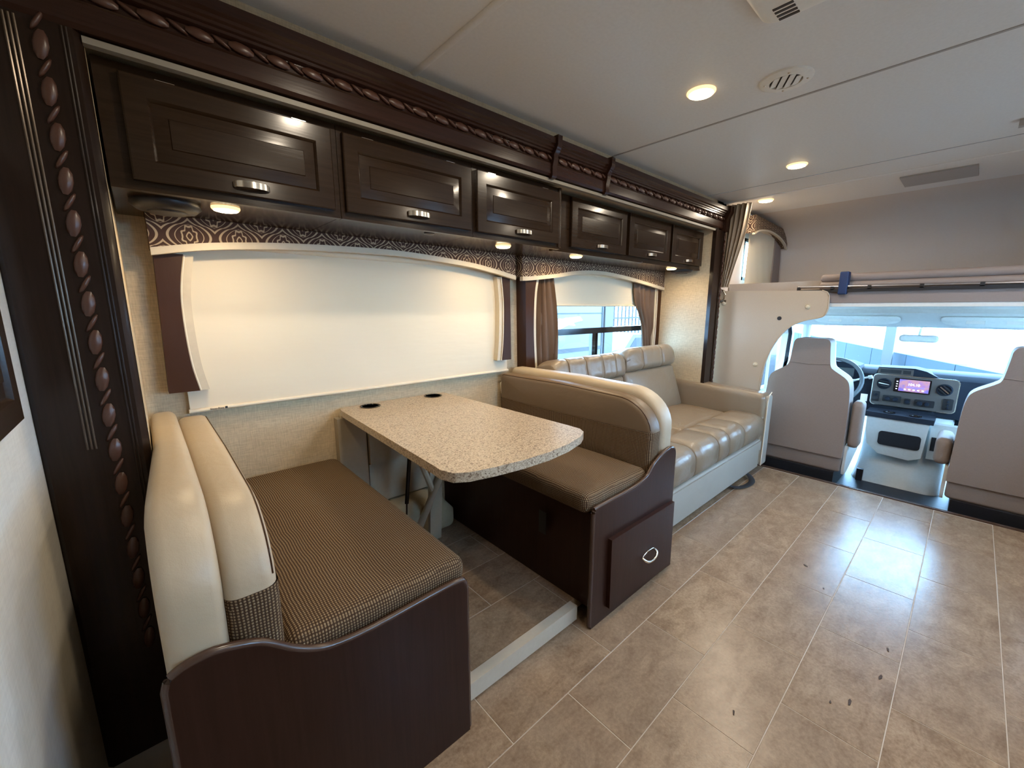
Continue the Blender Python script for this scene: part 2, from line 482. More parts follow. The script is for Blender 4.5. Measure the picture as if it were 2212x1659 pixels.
# ---- floor with tiles
fl = struct('floor', (1.2, .2, 0))
link('subfloor', bx(-2.6, 3.6, YR, 1.5, -.05, -.0012), 'grout', fl)
ys = [-.89, -.71, -.47, -.23, .013, .253, .495, .732, .972, 1.2]
J = .0015
tile_n = 0
shapes = {}
def add_tile(parent, x0, x1, y0, y1, zt, th=.006):
    w_, d_ = round(x1-x0, 3), round(y1-y0, 3)
    key = (w_, d_)
    if key not in shapes:
        bm = B(); box(bm, J, w_-J, J, d_-J, -th, 0)
        bmesh.ops.bevel(bm, geom=[e for e in bm.edges if all(v.co.z > -.001 for v in e.verts)], offset=.0007, segments=1, affect='EDGES')
        bmesh.ops.recalc_face_normals(bm, faces=bm.faces[:])
        me = bpy.data.meshes.new('floor_tile'); bm.to_mesh(me); bm.free(); box_uv(me); me.materials.append(M['tile']); shapes[key] = me
    o = bpy.data.objects.new('floor_tile', shapes[key]); col.objects.link(o); o.parent = parent
    o.location = Vector((x0, y0, zt))-WLOC[parent.name]
for j in range(len(ys)-1):
    off = 1.148 if j % 2 else 1.390
    if ys[j] == .732: off = 1.148
    off = [1.39, 1.148][(j+1) % 2] if False else off
    # rows: (.495,.732) cross at 1.39; (.253,.495) at 1.148; (.013,.253) at 1.39 ...
    off = 1.390 if abs(ys[j]-.495) < .01 or abs(ys[j]-.013) < .01 or abs(ys[j]+.47) < .01 or abs(ys[j]-.972) < .01 else 1.148
    k = math.floor((-1.3-off)/.4855)
    x = off+k*.4855
    while x < 3.585:
        x0 = max(x, -1.3); x1 = min(x+.4855, 3.585)
        if x1-x0 > .03: add_tile(fl, x0, x1, ys[j], ys[j+1], 0)
        x += .4855
sf = struct('floor', (.9, 1.5, 0))
link('slide_platform', box(bx(-.02, 1.79, .955, YW, .012, ZS-.0012), 1.79, 3.4, 1.15, YW, .012, ZS-.0012), 'grout', sf)
for y0, y1, off in ((.955, 1.153, .19), (1.153, 1.393, .434), (1.393, 1.633, .19), (1.633, YW, .434)):
    x = off
    while x < 3.4:
        a, b = max(x, .0), min(x+.4855, 3.4)
        if b > .45 and a < 1.6: add_tile(sf, a, b, y0, y1, ZS)
        x += .4855
r = link('trim_1', bx(-.02, 1.175, .917, .954, .008, ZS+.003), 'alu', None, bev=.003, kind='structure')
r['label'] = 'cream edge rail at the front of the raised dinette floor'
t2 = link('trim_2', bx(3.585, 3.612, YR, 1.44, -.01, .006), 'edge_trim', None, bev=.002, kind='structure')

# ---- ceiling panels, seams
ce = struct('ceiling', (1.2, .3, ZC))
edges_x = [-2.6, .83, 2.037, 3.245, 3.555, 4.2]
for a, b in zip(edges_x, edges_x[1:]):
    link('ceiling_panel', bx(a+.004, b-.004, YR, 1.47, ZC, ZC+.03), 'ceil', ce)
for x, wd in ((.83, .014), (2.037, .012), (3.245, .004), (3.558, .016)):
    m_ = 'ceil_strip' if wd in (.012, .004) else 'ceil'
    bm = B()
    if m_ == 'ceil': tube(bm, [(x, YR, ZC-.001), (x, 1.465, ZC-.001)], wd, 8, .45)
    else: box(bm, x-wd/2, x+wd/2, YR, 1.465, ZC-.002, ZC+.01)
    link('seam_strip', bm, m_, ce)
bm = B()
prof = spline([(4.19, 2.07), (4.5, 2.055), (4.76, 1.99), (4.92, 1.86), (4.985, 1.66), (5.0, 1.40)], 6)
outer = [(p[0]+.04, p[1]+.03) for p in prof]
poly = prof+outer[::-1]
prism(bm, poly, 1, YR, 1.46)
link('wall_front', bm, 'bunk_fabric', None, smooth=60, kind='structure')

# ---- walls
bm = B(); W2 = (2.02, 3.36, .84, 1.45); W1 = (.16, 1.68, .93, 1.45)
wall_holes(bm, 1, YW, YW+.04, -.03, 3.42, 0, 1.9, [W1, W2])
link('wall_slide', bm, 'wallpaper', None, kind='structure')
link('wall_slide_rear', bx(-.045, -.02, YC+.002, YW, .0, 1.87), 'wallpaper', None, kind='structure')
link('wall_slide_front', bx(3.40, 3.43, YC+.002, YW, .0, 1.87), 'wallpaper', None, kind='structure')
link('ceiling_slide', bx(-.04, 3.43, YC+.002, YW, 1.862, 1.89), 'wallpaper', None, kind='structure')
# coach side wall: above the slide opening, behind it, ahead of it (bunk) with the bunk window
W3 = (4.05, 4.62, 1.50, 1.86)
link('wall_left', bx(-.2, 3.6, YC, YC+.02, 1.86, 2.09), 'wallpaper', None, kind='structure')
bm = B(); wall_holes(bm, 1, YC, YC+.02, 3.43, 5.05, 1.28, 2.09, [W3])
link('wall_bunk_left', bm, 'bunk_fabric', None, kind='structure')
link('wall_rear', bx(-.25, -.215, .62, 1.46, 0, 2.09), 'wall_light', None, kind='structure')
link('wall_back', bx(-2.64, -2.6, YR, 1.5, 0, 2.09), 'wall_light', None, kind='structure')
link('wall_hall', bx(-2.6, -.25, .60, .64, 0, 2.09), 'wall_light', None, kind='structure')
bm = B(); RW = [(.9, 1.45, 1.15, 1.55), (2.35, 2.80, 1.0, 1.70)]
wall_holes(bm, 1, YR-.04, YR, -2.6, 5.05, -.1, 2.09, RW+[(3.64, 5.05, -.1, 1.288)])
link('wall_right', bm, 'wall_light', None, kind='structure')
for i, h in enumerate(RW):
    wn = struct('window_%d' % (4+i), (h[0], YR, h[2]))
    link('glass_pane', bx(h[0], h[1], YR-.022, YR-.018, h[2], h[3]), 'glass', wn)
    bm = B()
    for q in ((h[0]-.02, h[0]+.02, h[2]-.02, h[3]+.02), (h[1]-.02, h[1]+.02, h[2]-.02, h[3]+.02), (h[0], h[1], h[2]-.02, h[2]+.02), (h[0], h[1], h[3]-.02, h[3]+.02)):
        box(bm, q[0], q[1], YR-.01, YR+.01, q[2], q[3])
    link('window_frame', bm, 'black', wn)

# ---- carved rope: beads lying aslant along a line
def rope(name, p0, p1, r, parent, pitch=.09):
    bm = B(); a, b = Vector(p0), Vector(p1); L = (b-a).length; t = (b-a)/L
    n = int(L/pitch); side = t.cross(Vector((0, 1, 0))).normalized()
    for i in range(n):
        c = a+t*(i+.5)*L/n
        for kind in (0, 1):
            cc = c+t*(kind*.5*L/n)
            d = (t*math.cos(.5)-side*math.sin(.5)) if kind else (t*math.cos(.14)-side*math.sin(.14))
            e = d.cross(Vector((0, 1, 0))).normalized()
            la, lb = (L/n*.27, r*.36) if kind == 1 else (L/n*.34, r*.92)
            m = Matrix((d*la, Vector((0, 1, 0))*r*.5, e*lb)).transposed().to_4x4(); m.translation = cc
            bmesh.ops.create_uvsphere(bm, u_segments=8, v_segments=5, radius=1, matrix=m)
    return link(name, bm, 'rope', parent, smooth=80)
# ---- crown moulding over the slide opening
cr = struct('trim_3', (1.6, YC, 1.86))
def crown(x0, x1, proud=0):
    pr = [(YC, 1.862), (1.425, 1.862), (1.418, 1.872), (1.418, 1.915), (1.413, 1.918), (1.425, 1.925), (1.425, 1.951), (1.411, 1.956), (1.411, 1.963), (1.404, 1.966), (1.404, 1.974), (1.397, 1.978), (1.397, 1.986), (1.388, 1.992), (1.388, 2.018), (YC, 2.018)]
    return prism(B(), pr, 0, x0, x1)
for a, b in ((-.215, 1.515), (1.545, 1.935), (1.962, 3.50)):
    m_ = link('moulding', crown(a, b), 'crown', cr, smooth=25)
    rope('rope_carving', (a+.01, 1.420, 1.938), (b-.005, 1.420, 1.938), .015, m_)
for x in (1.53, 1.948):
    pr = [(YC, 1.852), (1.415, 1.852), (1.408, 1.862), (1.408, 1.9), (1.400, 1.93), (1.400, 1.95), (1.385, 1.97), (1.376, 1.985), (1.376, 2.028), (YC, 2.028)]
    link('corbel', prism(B(), pr, 0, x-.0145, x+.0145), 'crown', cr, bev=.002)
pr = [(YC, 1.845), (1.405, 1.845), (1.398, 1.862), (1.398, 1.93), (1.385, 1.96), (1.372, 1.985), (1.372, 2.03), (YC, 2.03)]
link('corbel', prism(B(), pr, 0, 3.50, 3.56), 'crown', cr, bev=.002)
t4 = link('trim_4', bx(-.022, 3.40, 1.432, YC+.004, 1.842, 1.856), 'gasket', None, bev=.003, kind='structure')
# ---- left pilaster
pl = struct('trim_5', (-.12, YC, 0))
bm = B(); prism(bm, [(-.215, 1.452), (-.215, 1.435), (-.205, 1.425), (-.075+.04, 1.425), (-.028, 1.432), (-.022, 1.44), (-.022, 1.452)], 2, 0, 1.862)
link('board', bm, 'pil_wood', pl, smooth=25)
bm = B()
for dx in (-.0075, 0, .0075):
    tube(bm, [(-.128+dx, 1.4235, .905), (-.128+dx, 1.4235, 1.855)], .0022, 6)
link('reeding', bm, 'reed', pl, label='thin shiny reeding lines')
rope('rope_carving', (-.088, 1.422, .30), (-.088, 1.422, 1.855), .014, pl)
bm = B()
for dx in (-.052, -.045): tube(bm, [(dx, 1.4235, .05), (dx, 1.4235, 1.86)], .0022, 6)
link('bead_line', bm, 'pil_wood', pl)
link('return_board', bx(-.045, -.0205, YC, 1.5, 0, 1.862), 'pil_wood', pl)
# ---- right column
pr_ = struct('trim_6', (3.48, YC, 0))
link('board', bx(3.398, 3.565, 1.424, 1.452, 0, 1.852), 'pil_wood', pr_, bev=.004)
rope('rope_carving', (3.553, 1.420, .5), (3.553, 1.420, 1.85), .012, pr_, .08)
link('groove_strip', bx(3.515, 3.533, 1.419, 1.426, 0, 1.85), 'pil_wood', pr_, bev=.003)

# ---- wall cabinet door at the far left, on the rear wall
wc = thing('wall_cabinet', 'dark framed cabinet door on the pale wall at the left edge of the view', 'cabinet', (-.205, 1.0, 1.0))
def raised_door(bm, x0, x1, z0, z1, y, th=.02, fr=.055, ax=1, sgn=-1):
    """door front facing -Y (ax=1) or +X (ax=0, sgn=1); loops from the outer edge to the raised field"""
    loops = [(0, th), (0, .003), (.003, 0), (fr-.004, 0), (fr, .004), (fr+.003, .0085), (fr+.034, .003), (fr+.036, .0005)]
    vs = []
    for ins, dep in loops:
        q = [(x0+ins, z0+ins), (x1-ins, z0+ins), (x1-ins, z1-ins), (x0+ins, z1-ins)]
        vs.append([bm.verts.new((a, y+dep, b) if ax == 1 else (y-dep, a, b)) for a, b in q])
    for A, C in zip(vs, vs[1:]):
        for k in range(4): bm.faces.new((A[k], A[(k+1) % 4], C[(k+1) % 4], C[k]))
    bm.faces.new(vs[-1]); bm.faces.new(vs[0][::-1])
    return bm
link('carcase', bx(-.215, -.204, .62, 1.215, 1.03, 1.62), 'pil_wood', wc)
link('door', raised_door(B(), .63, 1.205, 1.038, 1.60, -.190, .014, .05, 0), 'cab_wood', wc)

# ================================================================== OVERHEAD CABINETS
def pull(parent, x, y, z, w_=.092):
    bm = B(); n = 14; o_, i_ = [], []
    for i in range(n+1):
        t = i/n; xx = x-w_/2+w_*t; d = .024*math.sin(PI*min(1, max(0, t)))**.45
        o_.append((xx, y-d-.0045)); i_.append((x+(xx-x)*.90, y-d*.92))
    prism(bm, o_+i_[::-1], 2, z-.0085, z+.0085)
    bmesh.ops.bevel(bm, geom=[e for e in bm.edges if abs(e.verts[0].co.z-e.verts[1].co.z) < 1e-6], offset=.0012, segments=2, affect='EDGES', clamp_overlap=True)
    return link('handle', bm, 'chrome', parent, smooth=60)
cab_names = ['leftmost overhead cabinet of dark glossy wood beside the carved pilaster', 'dark glossy overhead cabinet over the middle of the cream shade',
             'dark glossy overhead cabinet above the right end of the dinette shade, right of the step', 'dark overhead cabinet above the left curtain of the sofa window',
             'dark overhead cabinet above the right half of the sofa window', 'rightmost and smallest looking dark overhead cabinet beside the column']
spans = [(-.015, .55), (.55, 1.10), (1.10, 1.655), (1.655, 2.335), (2.335, 2.885), (2.885, 3.395)]
doors = [(.03, .528), (.565, 1.083), (1.115, 1.628), (1.79, 2.315), (2.35, 2.865), (2.90, 3.385)]
cab_names[2] = 'dark glossy overhead cabinet above the right end of the dinette shade, at the step'
for i, ((a, b), (d0, d1)) in enumerate(zip(spans, doors)):
    yf = 1.482 if i < 3 else 1.535
    z0, z1 = 1.555, 1.842
    c = thing('overhead_cabinet', cab_names[i], 'cabinet', ((a+b)/2, 1.7, z0), 'overhead cabinets along the slide-out')
    bm = B(); box(bm, a+.0008, b-.0008, yf, YW-.002, z0, z1)
    link('carcase', bm, 'cab_wood', c, bev=.0015, seg=1)
    if i in (2,):
        bm = B(); tube(bm, [(b-.008, yf+.001, z0+.003), (b-.008, yf+.001, z1)], .012, 10); link('corner_post', bm, 'cab_wood', c)
    d = link('door', raised_door(B(), d0, d1, 1.572 if i < 3 else 1.580, 1.818 if i < 3 else 1.835, yf-.02, .0195, .052), 'cab_wood', c, smooth=15)
    pull(d, (d0+d1)/2+.01, yf-.021, 1.598 if i < 3 else 1.603)
    for hx in (d0+.09, d1-.09): link('hinge', bx(hx-.02, hx+.02, yf-.008, yf-.0005, 1.8355 if i >= 3 else 1.8185, 1.8395 if i >= 3 else 1.8225), 'chrome', c)
    link('bottom_lip', bx(a+.001, b-.001, yf-.004, yf+.02, 1.549, 1.5575), 'cab_wood', c, bev=.002)

# ---- puck lamps under the cabinets
def puck(x, y, z, label, r=.038, watt=P_CAB, nm='puck_light', grp='round lamps under the overhead cabinets', colr=(1.0, .77, .48)):
    t = thing(nm, label, 'light', (x, y, z), grp)
    link('rim', lathe(B(), [(r, 0), (r*1.0, -.004), (r*.93, -.008), (r*.84, -.009)], (x, y, z), 2, 28), 'lamp_rim', t, smooth=60)
    link('lens', lathe(B(), [(r*.86, -.007), (r*.84, -.0105), (r*.6, -.013), (r*.2, -.0135)], (x, y, z), 2, 28), 'lamp', t, smooth=60)
    l = bpy.data.lights.new(nm+'_glow', 'AREA'); l.shape = 'DISK'; l.size = r*1.7; l.energy = watt; l.color = colr if nm == 'puck_light' else WARM
    lo = bpy.data.objects.new(nm+'_glow', l); col.objects.link(lo); lo.parent = t; lo.location = (0, 0, -.016)
    return t
puck(.237, 1.585, 1.555, 'lit warm round lamp beside the black speaker under the leftmost cabinet')
puck(1.375, 1.60, 1.555, 'lit round lamp under the cabinet above the right end of the dinette valance')
puck(1.955, 1.618, 1.555, 'lit round lamp above the left end of the sofa window valance')
puck(3.09, 1.612, 1.555, 'lit round lamp above the right end of the sofa window valance')
# speakers
def speaker(x, y, label):
    t = thing('speaker', label, 'speaker', (x, y, 1.555), 'oval speakers under the cabinets')
    link('housing', lathe(B(), [(.082, 0), (.084, -.012), (.07, -.024), (.05, -.027)], (x, y, 1.555), 2, 32), 'black', t, smooth=60)
    link('grille', lathe(B(), [(.049, -.024), (.046, -.031), (.02, -.033)], (x, y, 1.555), 2, 24), 'black', t, smooth=60)
speaker(.098, 1.63, 'round glossy black speaker at the left end under the cabinets')
speaker(3.29, 1.63, 'round dark speaker at the right end under the cabinets')
for x, lb in ((.93, 'small dark round fitting under the second cabinet'), (2.53, 'small dark round fitting under the cabinet above the sofa window')):
    o = link('cable_cap', lathe(B(), [(.022, 0), (.022, -.004), (.012, -.007)], (x, 1.55, 1.555), 2, 18), 'black', None, smooth=50)
    tag(o, lb, 'cap', 'dark caps under the cabinets')

# ================================================================== WINDOW TREATMENTS
def arch_z(pts, x):
    for (a, za), (b, zb) in zip(pts, pts[1:]):
        if a <= x <= b:
            t = (x-a)/(b-a); return za+(zb-za)*t
    return pts[0][1] if x < pts[0][0] else pts[-1][1]
def valance(nm, label, x0, x1, yf, yb, ztop, trim_low, side_r=True, tz=.024):
    t = thing(nm, label, 'valance', ((x0+x1)/2, yb, 1.42), 'ogee patterned valances')
    pts = spline([(a, b, 0) for a, b in trim_low], 6); low = [(p[0], p[1]) for p in pts]
    up = [(a, b+tz) for a, b in low]
    bm = B(); fr = [bm.verts.new((a, yf, b)) for a, b in up]; ft = [bm.verts.new((a, yf, ztop)) for a, b in up]
    br = [bm.verts.new((a, yb, b)) for a, b in up]; bt = [bm.verts.new((a, yb, ztop)) for a, b in up]
    for i in range(len(up)-1):
        bm.faces.new((fr[i], fr[i+1], ft[i+1], ft[i])); bm.faces.new((fr[i], br[i], br[i+1], fr[i+1])); bm.faces.new((ft[i], ft[i+1], bt[i+1], bt[i]))
        bm.faces.new((br[i], bt[i], bt[i+1], br[i+1]))
    for k in (0, -1): bm.faces.new((fr[k], ft[k], bt[k], br[k]))
    link('fabric_band', bm, 'ogee', t, bev=.006, smooth=50)
    bm = B(); poly = low+up[::-1]
    prism(bm, poly, 1, yf-.006, yf+.02)
    link('trim_band', bm, 'offwhite', t, smooth=40, bev=.0015, seg=1)
    return t
def side_pad(t, xo0, xo1, inner, y0, y1, z0, z1, cream=.03, flip=1):
    """leather pad: straight outer edge from xo1 (bottom) to xo0 (top), curved inner edge given as (x,z)"""
    inn = [(p[0], p[1]) for p in spline([(a, b, 0) for a, b in inner], 5)]
    poly = [(xo0, inn[0][1])]+inn+[(xo1, inn[-1][1])]
    p = link('side_pad', prism(B(), poly, 1, y0, y1), 'pad_brown', t, bev=.008, seg=3, smooth=50)
    crm = [(a+flip*.004, b) for a, b in inn]+[(a+flip*cream, b) for a, b in inn[::-1]]
    link('cream_edge', prism(B(), crm, 1, y0+.012, y1), 'offwhite', p, bev=.001, seg=1)
    bm = B(); tube(bm, [(a+flip*.003, y0+.006, b) for a, b in inn], .0035, 6); link('piping', bm, 'piping', p)
v1 = valance('window_valance', 'long ogee patterned valance with cream arched trim above the dinette shade', .052, 1.665, 1.83, YW-.001, 1.554,
             [(.052, 1.422), (.2, 1.450), (.389, 1.470), (.599, 1.482), (.936, 1.489), (1.288, 1.470), (1.48, 1.447), (1.665, 1.414)])
side_pad(v1, .058, .044, [(.137, 1.434), (.122, 1.355), (.113, 1.276), (.112, 1.163), (.118, 1.047), (.132, .955)], 1.855, YW-.001, .95, 1.43)
side_pad(v1, 1.645, 1.655, [(1.585, 1.428), (1.595, 1.355), (1.602, 1.276), (1.602, 1.163), (1.597, 1.047), (1.585, .945)][:], 1.855, YW-.001, .95, 1.43, flip=-1)
v2 = valance('window_valance', 'shorter ogee patterned valance with cream arched trim above the sofa window', 1.72, 3.415, 1.83, YW-.001, 1.554,
             [(1.72, 1.412), (1.80, 1.418), (2.013, 1.443), (2.244, 1.476), (2.503, 1.487), (2.799, 1.470), (3.139, 1.434), (3.415, 1.400)])
side_pad(v2, 1.762, 1.775, [(1.86, 1.43), (1.845, 1.355), (1.838, 1.25), (1.838, 1.1), (1.845, .98), (1.86, .80)], 1.845, YW-.001, .8, 1.43)
side_pad(v2, 3.40, 3.40, [(3.345, 1.42), (3.35, 1.3), (3.352, 1.2), (3.352, 1.1), (3.35, 1.0), (3.345, .8)], 1.85, YW-.001, .8, 1.43, flip=-1)

# roller shade over the dinette window
def shade(label, x0, x1, y, z0, z1, nm='roller_shade', grp='cream roller shades', sag=.002):
    t = thing(nm, label, 'shade', ((x0+x1)/2, y, z0), grp)
    bm = B(); nx, nz = 28, 14
    V = [[bm.verts.new((x0+(x1-x0)*i/nx, y+sag*math.sin(i*.9+j*.5)*(1-j/nz)+.0, z0+(z1-z0)*j/nz)) for j in range(nz+1)] for i in range(nx+1)]
    V2 = [[bm.verts.new(v.co+Vector((0, .0012, 0))) for v in row] for row in V]
    for G in (V, V2):
        for i in range(nx):
            for j in range(nz): bm.faces.new((G[i][j], G[i+1][j], G[i+1][j+1], G[i][j+1]))
    for i in range(nx):
        bm.faces.new((V[i][0], V[i+1][0], V2[i+1][0], V2[i][0])); bm.faces.new((V[i][nz], V[i+1][nz], V2[i+1][nz], V2[i][nz]))
    link('cloth', bm, 'shade', t, smooth=80)
    bm = B(); tube(bm, [(x0-.004, y, z0), (x1+.004, y, z0)], .010, 12, .8); link('bottom_bar', bm, 'shade', t, smooth=60)
    bm = B(); tube(bm, [(x0, y+.006, z1+.0), (x1, y+.006, z1)], .022, 14); link('roller', bm, 'shade', t, smooth=60)
    return t
s1 = shade('large cream roller shade drawn fully down behind the dinette table', .098, 1.665, 1.905, .872, 1.49)
text('label_print', 'Slow-Rise ■', .011, Vector((.185, 1.8938, .873)), ROT_Y, 'black', s1)
s2 = shade('cream roller shade half lowered over the sofa window', 2.06, 3.22, 1.91, 1.272, 1.50)

def win_frame(nm, x0, x1, z0, z1, y, bars):
    wn = struct(nm, ((x0+x1)/2, y, z0))
    bm = B(); f = .028
    for q in ((x0, x0+f, z0, z1), (x1-f, x1, z0, z1), (x0, x1, z0, z0+f), (x0, x1, z1-f, z1)): box(bm, q[0], q[1], y-.005, y+.03, q[2], q[3])
    link('window_frame', bm, 'blackgloss', wn)
    for b in bars: link('window_bar', bx(b[0], b[1], y-.004, y+.024, b[2], b[3]), 'blackgloss', wn, bev=.003)
    return wn
wn = win_frame('window_2', W2[0], W2[1], W2[2], W2[3], YW+.008, [(W2[0], W2[1], 1.062, 1.105), (2.555, 2.60, .84, 1.062), (2.612, 2.626, .84, 1.062)])
link('glass_pane', bx(W2[0], W2[1], YW+.02, YW+.023, 1.10, W2[3]), 'glass', wn)
link('glass_pane', bx(W2[0], 2.58, YW+.02, YW+.023, W2[2], 1.07), 'glass', wn)
link('glass_pane', bx(2.6, W2[1], YW+.026, YW+.029, W2[2], 1.07), 'glass', wn)
wn = win_frame('window_1', W1[0], W1[1], W1[2], W1[3], YW+.008, [(W1[0], W1[1], 1.06, 1.10)])
link('glass_pane', bx(W1[0], W1[1], YW+.02, YW+.023, W1[2], W1[3]), 'glass', wn)

# ---- curtains: pleated surface between left(z) and right(z) edges
def curtain(nm, label, left, right, y, amp, pleats, mat, axis=1, grp=None, taper=None):
    bm = B(); nz = 26; nx = pleats*8
    L = spline([(a, b, 0) for a, b in left], 8); R_ = spline([(a, b, 0) for a, b in right], 8)
    def at(S, t):
        f = t*(len(S)-1); i = min(int(f), len(S)-2); g = f-i
        return (S[i][0]*(1-g)+S[i+1][0]*g, S[i][1]*(1-g)+S[i+1][1]*g)
    G = []
    for j in range(nz+1):
        t = j/nz; (a, za), (b, zb) = at(L, t), at(R_, t); row = []
        for i in range(nx+1):
            s_ = i/nx
            ph = s_*pleats*2*PI+math.sin(t*3+1)*.6
            d = amp*(math.sin(ph)+.25*math.sin(2.3*ph+t*4))
            xx = a+(b-a)*s_; zz = za+(zb-za)*s_
            row.append((xx, y+d, zz) if axis == 1 else (y+d, xx, zz))
        G.append(row)
    V = [[bm.verts.new(p) for p in row] for row in G]
    off = Vector((0, .003, 0)) if axis == 1 else Vector((.003, 0, 0))
    V2 = [[bm.verts.new(Vector(p)+off) for p in row] for row in G]
    for K in (V, V2):
        for j in range(nz):
            for i in range(nx): bm.faces.new((K[j][i], K[j][i+1], K[j+1][i+1], K[j+1][i]))
    for j in range(nz):
        for i in (0, nx): bm.faces.new((V[j][i], V[j+1][i], V2[j+1][i], V2[j][i]))
    for i in range(nx):
        for j in (0, nz): bm.faces.new((V[j][i], V[j][i+1], V2[j][i+1], V2[j][i]))
    o = link(nm, bm, mat, None, smooth=80)
    return tag(o, label, 'curtain', grp)
curtain('curtain', 'brown pleated curtain at the left side of the sofa window', [(1.885, 1.47), (1.88, 1.2), (1.885, 1.0), (1.895, .80)], [(2.035, 1.47), (2.085, 1.25), (2.10, 1.05), (2.085, .80)], 1.875, .014, 4, 'curtain', 1, 'brown curtains at the sofa window')
curtain('curtain', 'brown pleated curtain swept aside at the right of the sofa window', [(3.02, 1.46), (3.05, 1.30), (3.16, 1.12), (3.21, .85)], [(3.34, 1.44), (3.34, 1.25), (3.34, 1.05), (3.34, .85)], 1.88, .014, 4, 'curtain', 1, 'brown curtains at the sofa window')
curtain('privacy_curtain', 'taupe cab curtain gathered and hanging beside the column by the bunk', [(1.268, 2.055), (1.29, 1.86), (1.325, 1.69), (1.36, 1.54), (1.385, 1.42)], [(1.445, 2.055), (1.445, 1.9), (1.445, 1.72), (1.445, 1.55), (1.445, 1.42)], 3.605, .018, 5, 'cab_curtain', 0)

# ================================================================== DINETTE BENCHES
def bench(near):
    X0, X1 = (-.044, .594) if near else (1.177, 1.788)     # back edge / seat edge order
    lab = 'near dinette bench at the left with check fabric seat and dark curved end panel' if near else 'far dinette bench with a drawer in its dark end panel, backing onto the sofa'
    b = thing('dinette_bench', lab, 'bench', ((X0+X1)/2, 1.4, 0), 'pair of dinette benches')
    if near:
        prof = [(-.044, .59), (-.035, .612), (-.008, .622), (.028, .624), (.071, .612), (.101, .598), (.126, .577), (.158, .548), (.2, .522), (.247, .509), (.325, .503), (.479, .507), (.568, .507), (.585, .498), (.592, .482)]
    else:
        prof = [(1.179, .494), (1.186, .505), (1.20, .509), (1.42, .512), (1.491, .519), (1.535, .528), (1.565, .542), (1.60, .573), (1.63, .588), (1.663, .603), (1.72, .617), (1.755, .617), (1.78, .606), (1.789, .585)]
    pts = spline([(a, c, 0) for a, c in prof], 3); top = [(p[0], p[1]) for p in pts]
    poly = [(top[0][0], 0)]+top+[(top[-1][0], 0)]
    poly[0] = (top[0][0], .001); poly[-1] = (top[-1][0], .001)
    link('end_panel', prism(B(), poly, 1, .85, .868), 'bench_wood', b, smooth=30)
    bm = B(); path = [(top[0][0], .859, .01)]+[(p[0], .859, p[1]) for p in top]+[(top[-1][0], .859, .01)]
    tube(bm, path, .0095, 8); link('edge_band', bm, 'edge_trim', b, smooth=60, label='brown rounded edge band')
    sx = 1 if near else -1
    back = -.044 if near else 1.788        # outer back plane
    # seat base: long side board facing the gap
    ge = .555 if near else 1.20
    bm = B(); box(bm, min(ge, ge-sx*.018), max(ge, ge-sx*.018), .868, YW-.002, .069, .475); link('side_board', bm, 'bench_wood', b)
    bm = B(); box(bm, min(back+sx*.01, ge-sx*.02), max(back+sx*.01, ge-sx*.02), .94, YW-.002, .455, .475); link('seat_board', bm, 'bench_wood', b)
    # back board
    bm = B(); bb_ = -.016 if near else back
    box(bm, min(bb_, bb_+sx*.014), max(bb_, bb_+sx*.014), .868, YW-.01, .069, .60); link('back_board', bm, 'bench_wood', b)
    # seat cushion
    a, c = back+sx*.19, (.612 if near else 1.158)
    lo, hi = min(a, c), max(a, c)
    def fn(p, q):
        k = (1-q.x**2)*(1-q.y**2)
        if q.z > 0: p.z += .016*k+.012*(p.y-.87)+.004*math.sin(p.x*23+p.y*9)*k
        return p
    link('seat_cushion', rbox(B(), lo, hi, .874, YW-.012, .476, .557, (.035, .035, .034), fn=fn, sub=(18, 24, 8)), 'fabric', b, smooth=80)
    # back: outer shell cushion and inner cushion, both rounded at the room end
    ztop1, ztop2 = (.895, .865)
    def outline(zt, rc, rz, zb, y0, y1=YW-.03, ri=.035):
        n = 10
        o = [(y0+.012, zb), (y0+.002, zb+.02)]
        o += [(y0+rc-rc*math.cos(PI/2*i/n), zt-.010-rz+rz*math.sin(PI/2*i/n)) for i in range(n+1)]
        o += [(1.4, zt)]
        o += [(y1-ri+ri*math.sin(PI/2*i/5), zt-.006-ri+ri*math.cos(PI/2*i/5)) for i in range(6)]
        o += [(y1, zb+.02), (y1-.01, zb)]
        return resample(o)
    zs_ = .70 if near else .712
    bm = pillow(outline(.897, .20, .17, .54, .868), (-.017 if near else back-.002), back+sx*.099, .026, 0, 0)
    if near:
        for v in bm.verts:
            if v.co.x < .03: v.co.x -= .025*max(0, min(1, (1.44-v.co.y)/.45))
    sh = link('back_shell', bm, 'vinyl', b, smooth=80)
    def cush(): return pillow(outline(.868, .19, .16, .51, .872), back+sx*.097, back+sx*.190, .028, 0, .012)
    bm = cush(); g = bm.verts[:]+bm.edges[:]+bm.faces[:]
    bmesh.ops.bisect_plane(bm, geom=g, plane_co=(0, 0, zs_), plane_no=(0, 0, 1), clear_inner=True)
    up = link('back_cushion', bm, 'vinyl' if near else 'vinyl_shaded', b, smooth=80)
    bm = cush(); g = bm.verts[:]+bm.edges[:]+bm.faces[:]
    bmesh.ops.bisect_plane(bm, geom=g, plane_co=(0, 0, zs_), plane_no=(0, 0, 1), clear_outer=True)
    for v in bm.verts: v.co.x += sx*.003 if (v.co.x-(back+sx*.14))*sx > 0 else 0
    link('fabric_panel', bm, 'fabric', up, smooth=80, label='check fabric lower part of the back cushion')
    ztop2 = .868
    xs = back+sx*.192
    ol = outline(.868, .19, .16, .51, .872); cen_ = sum((Vector(q) for q in ol), Vector((0, 0)))/len(ol)
    st = []
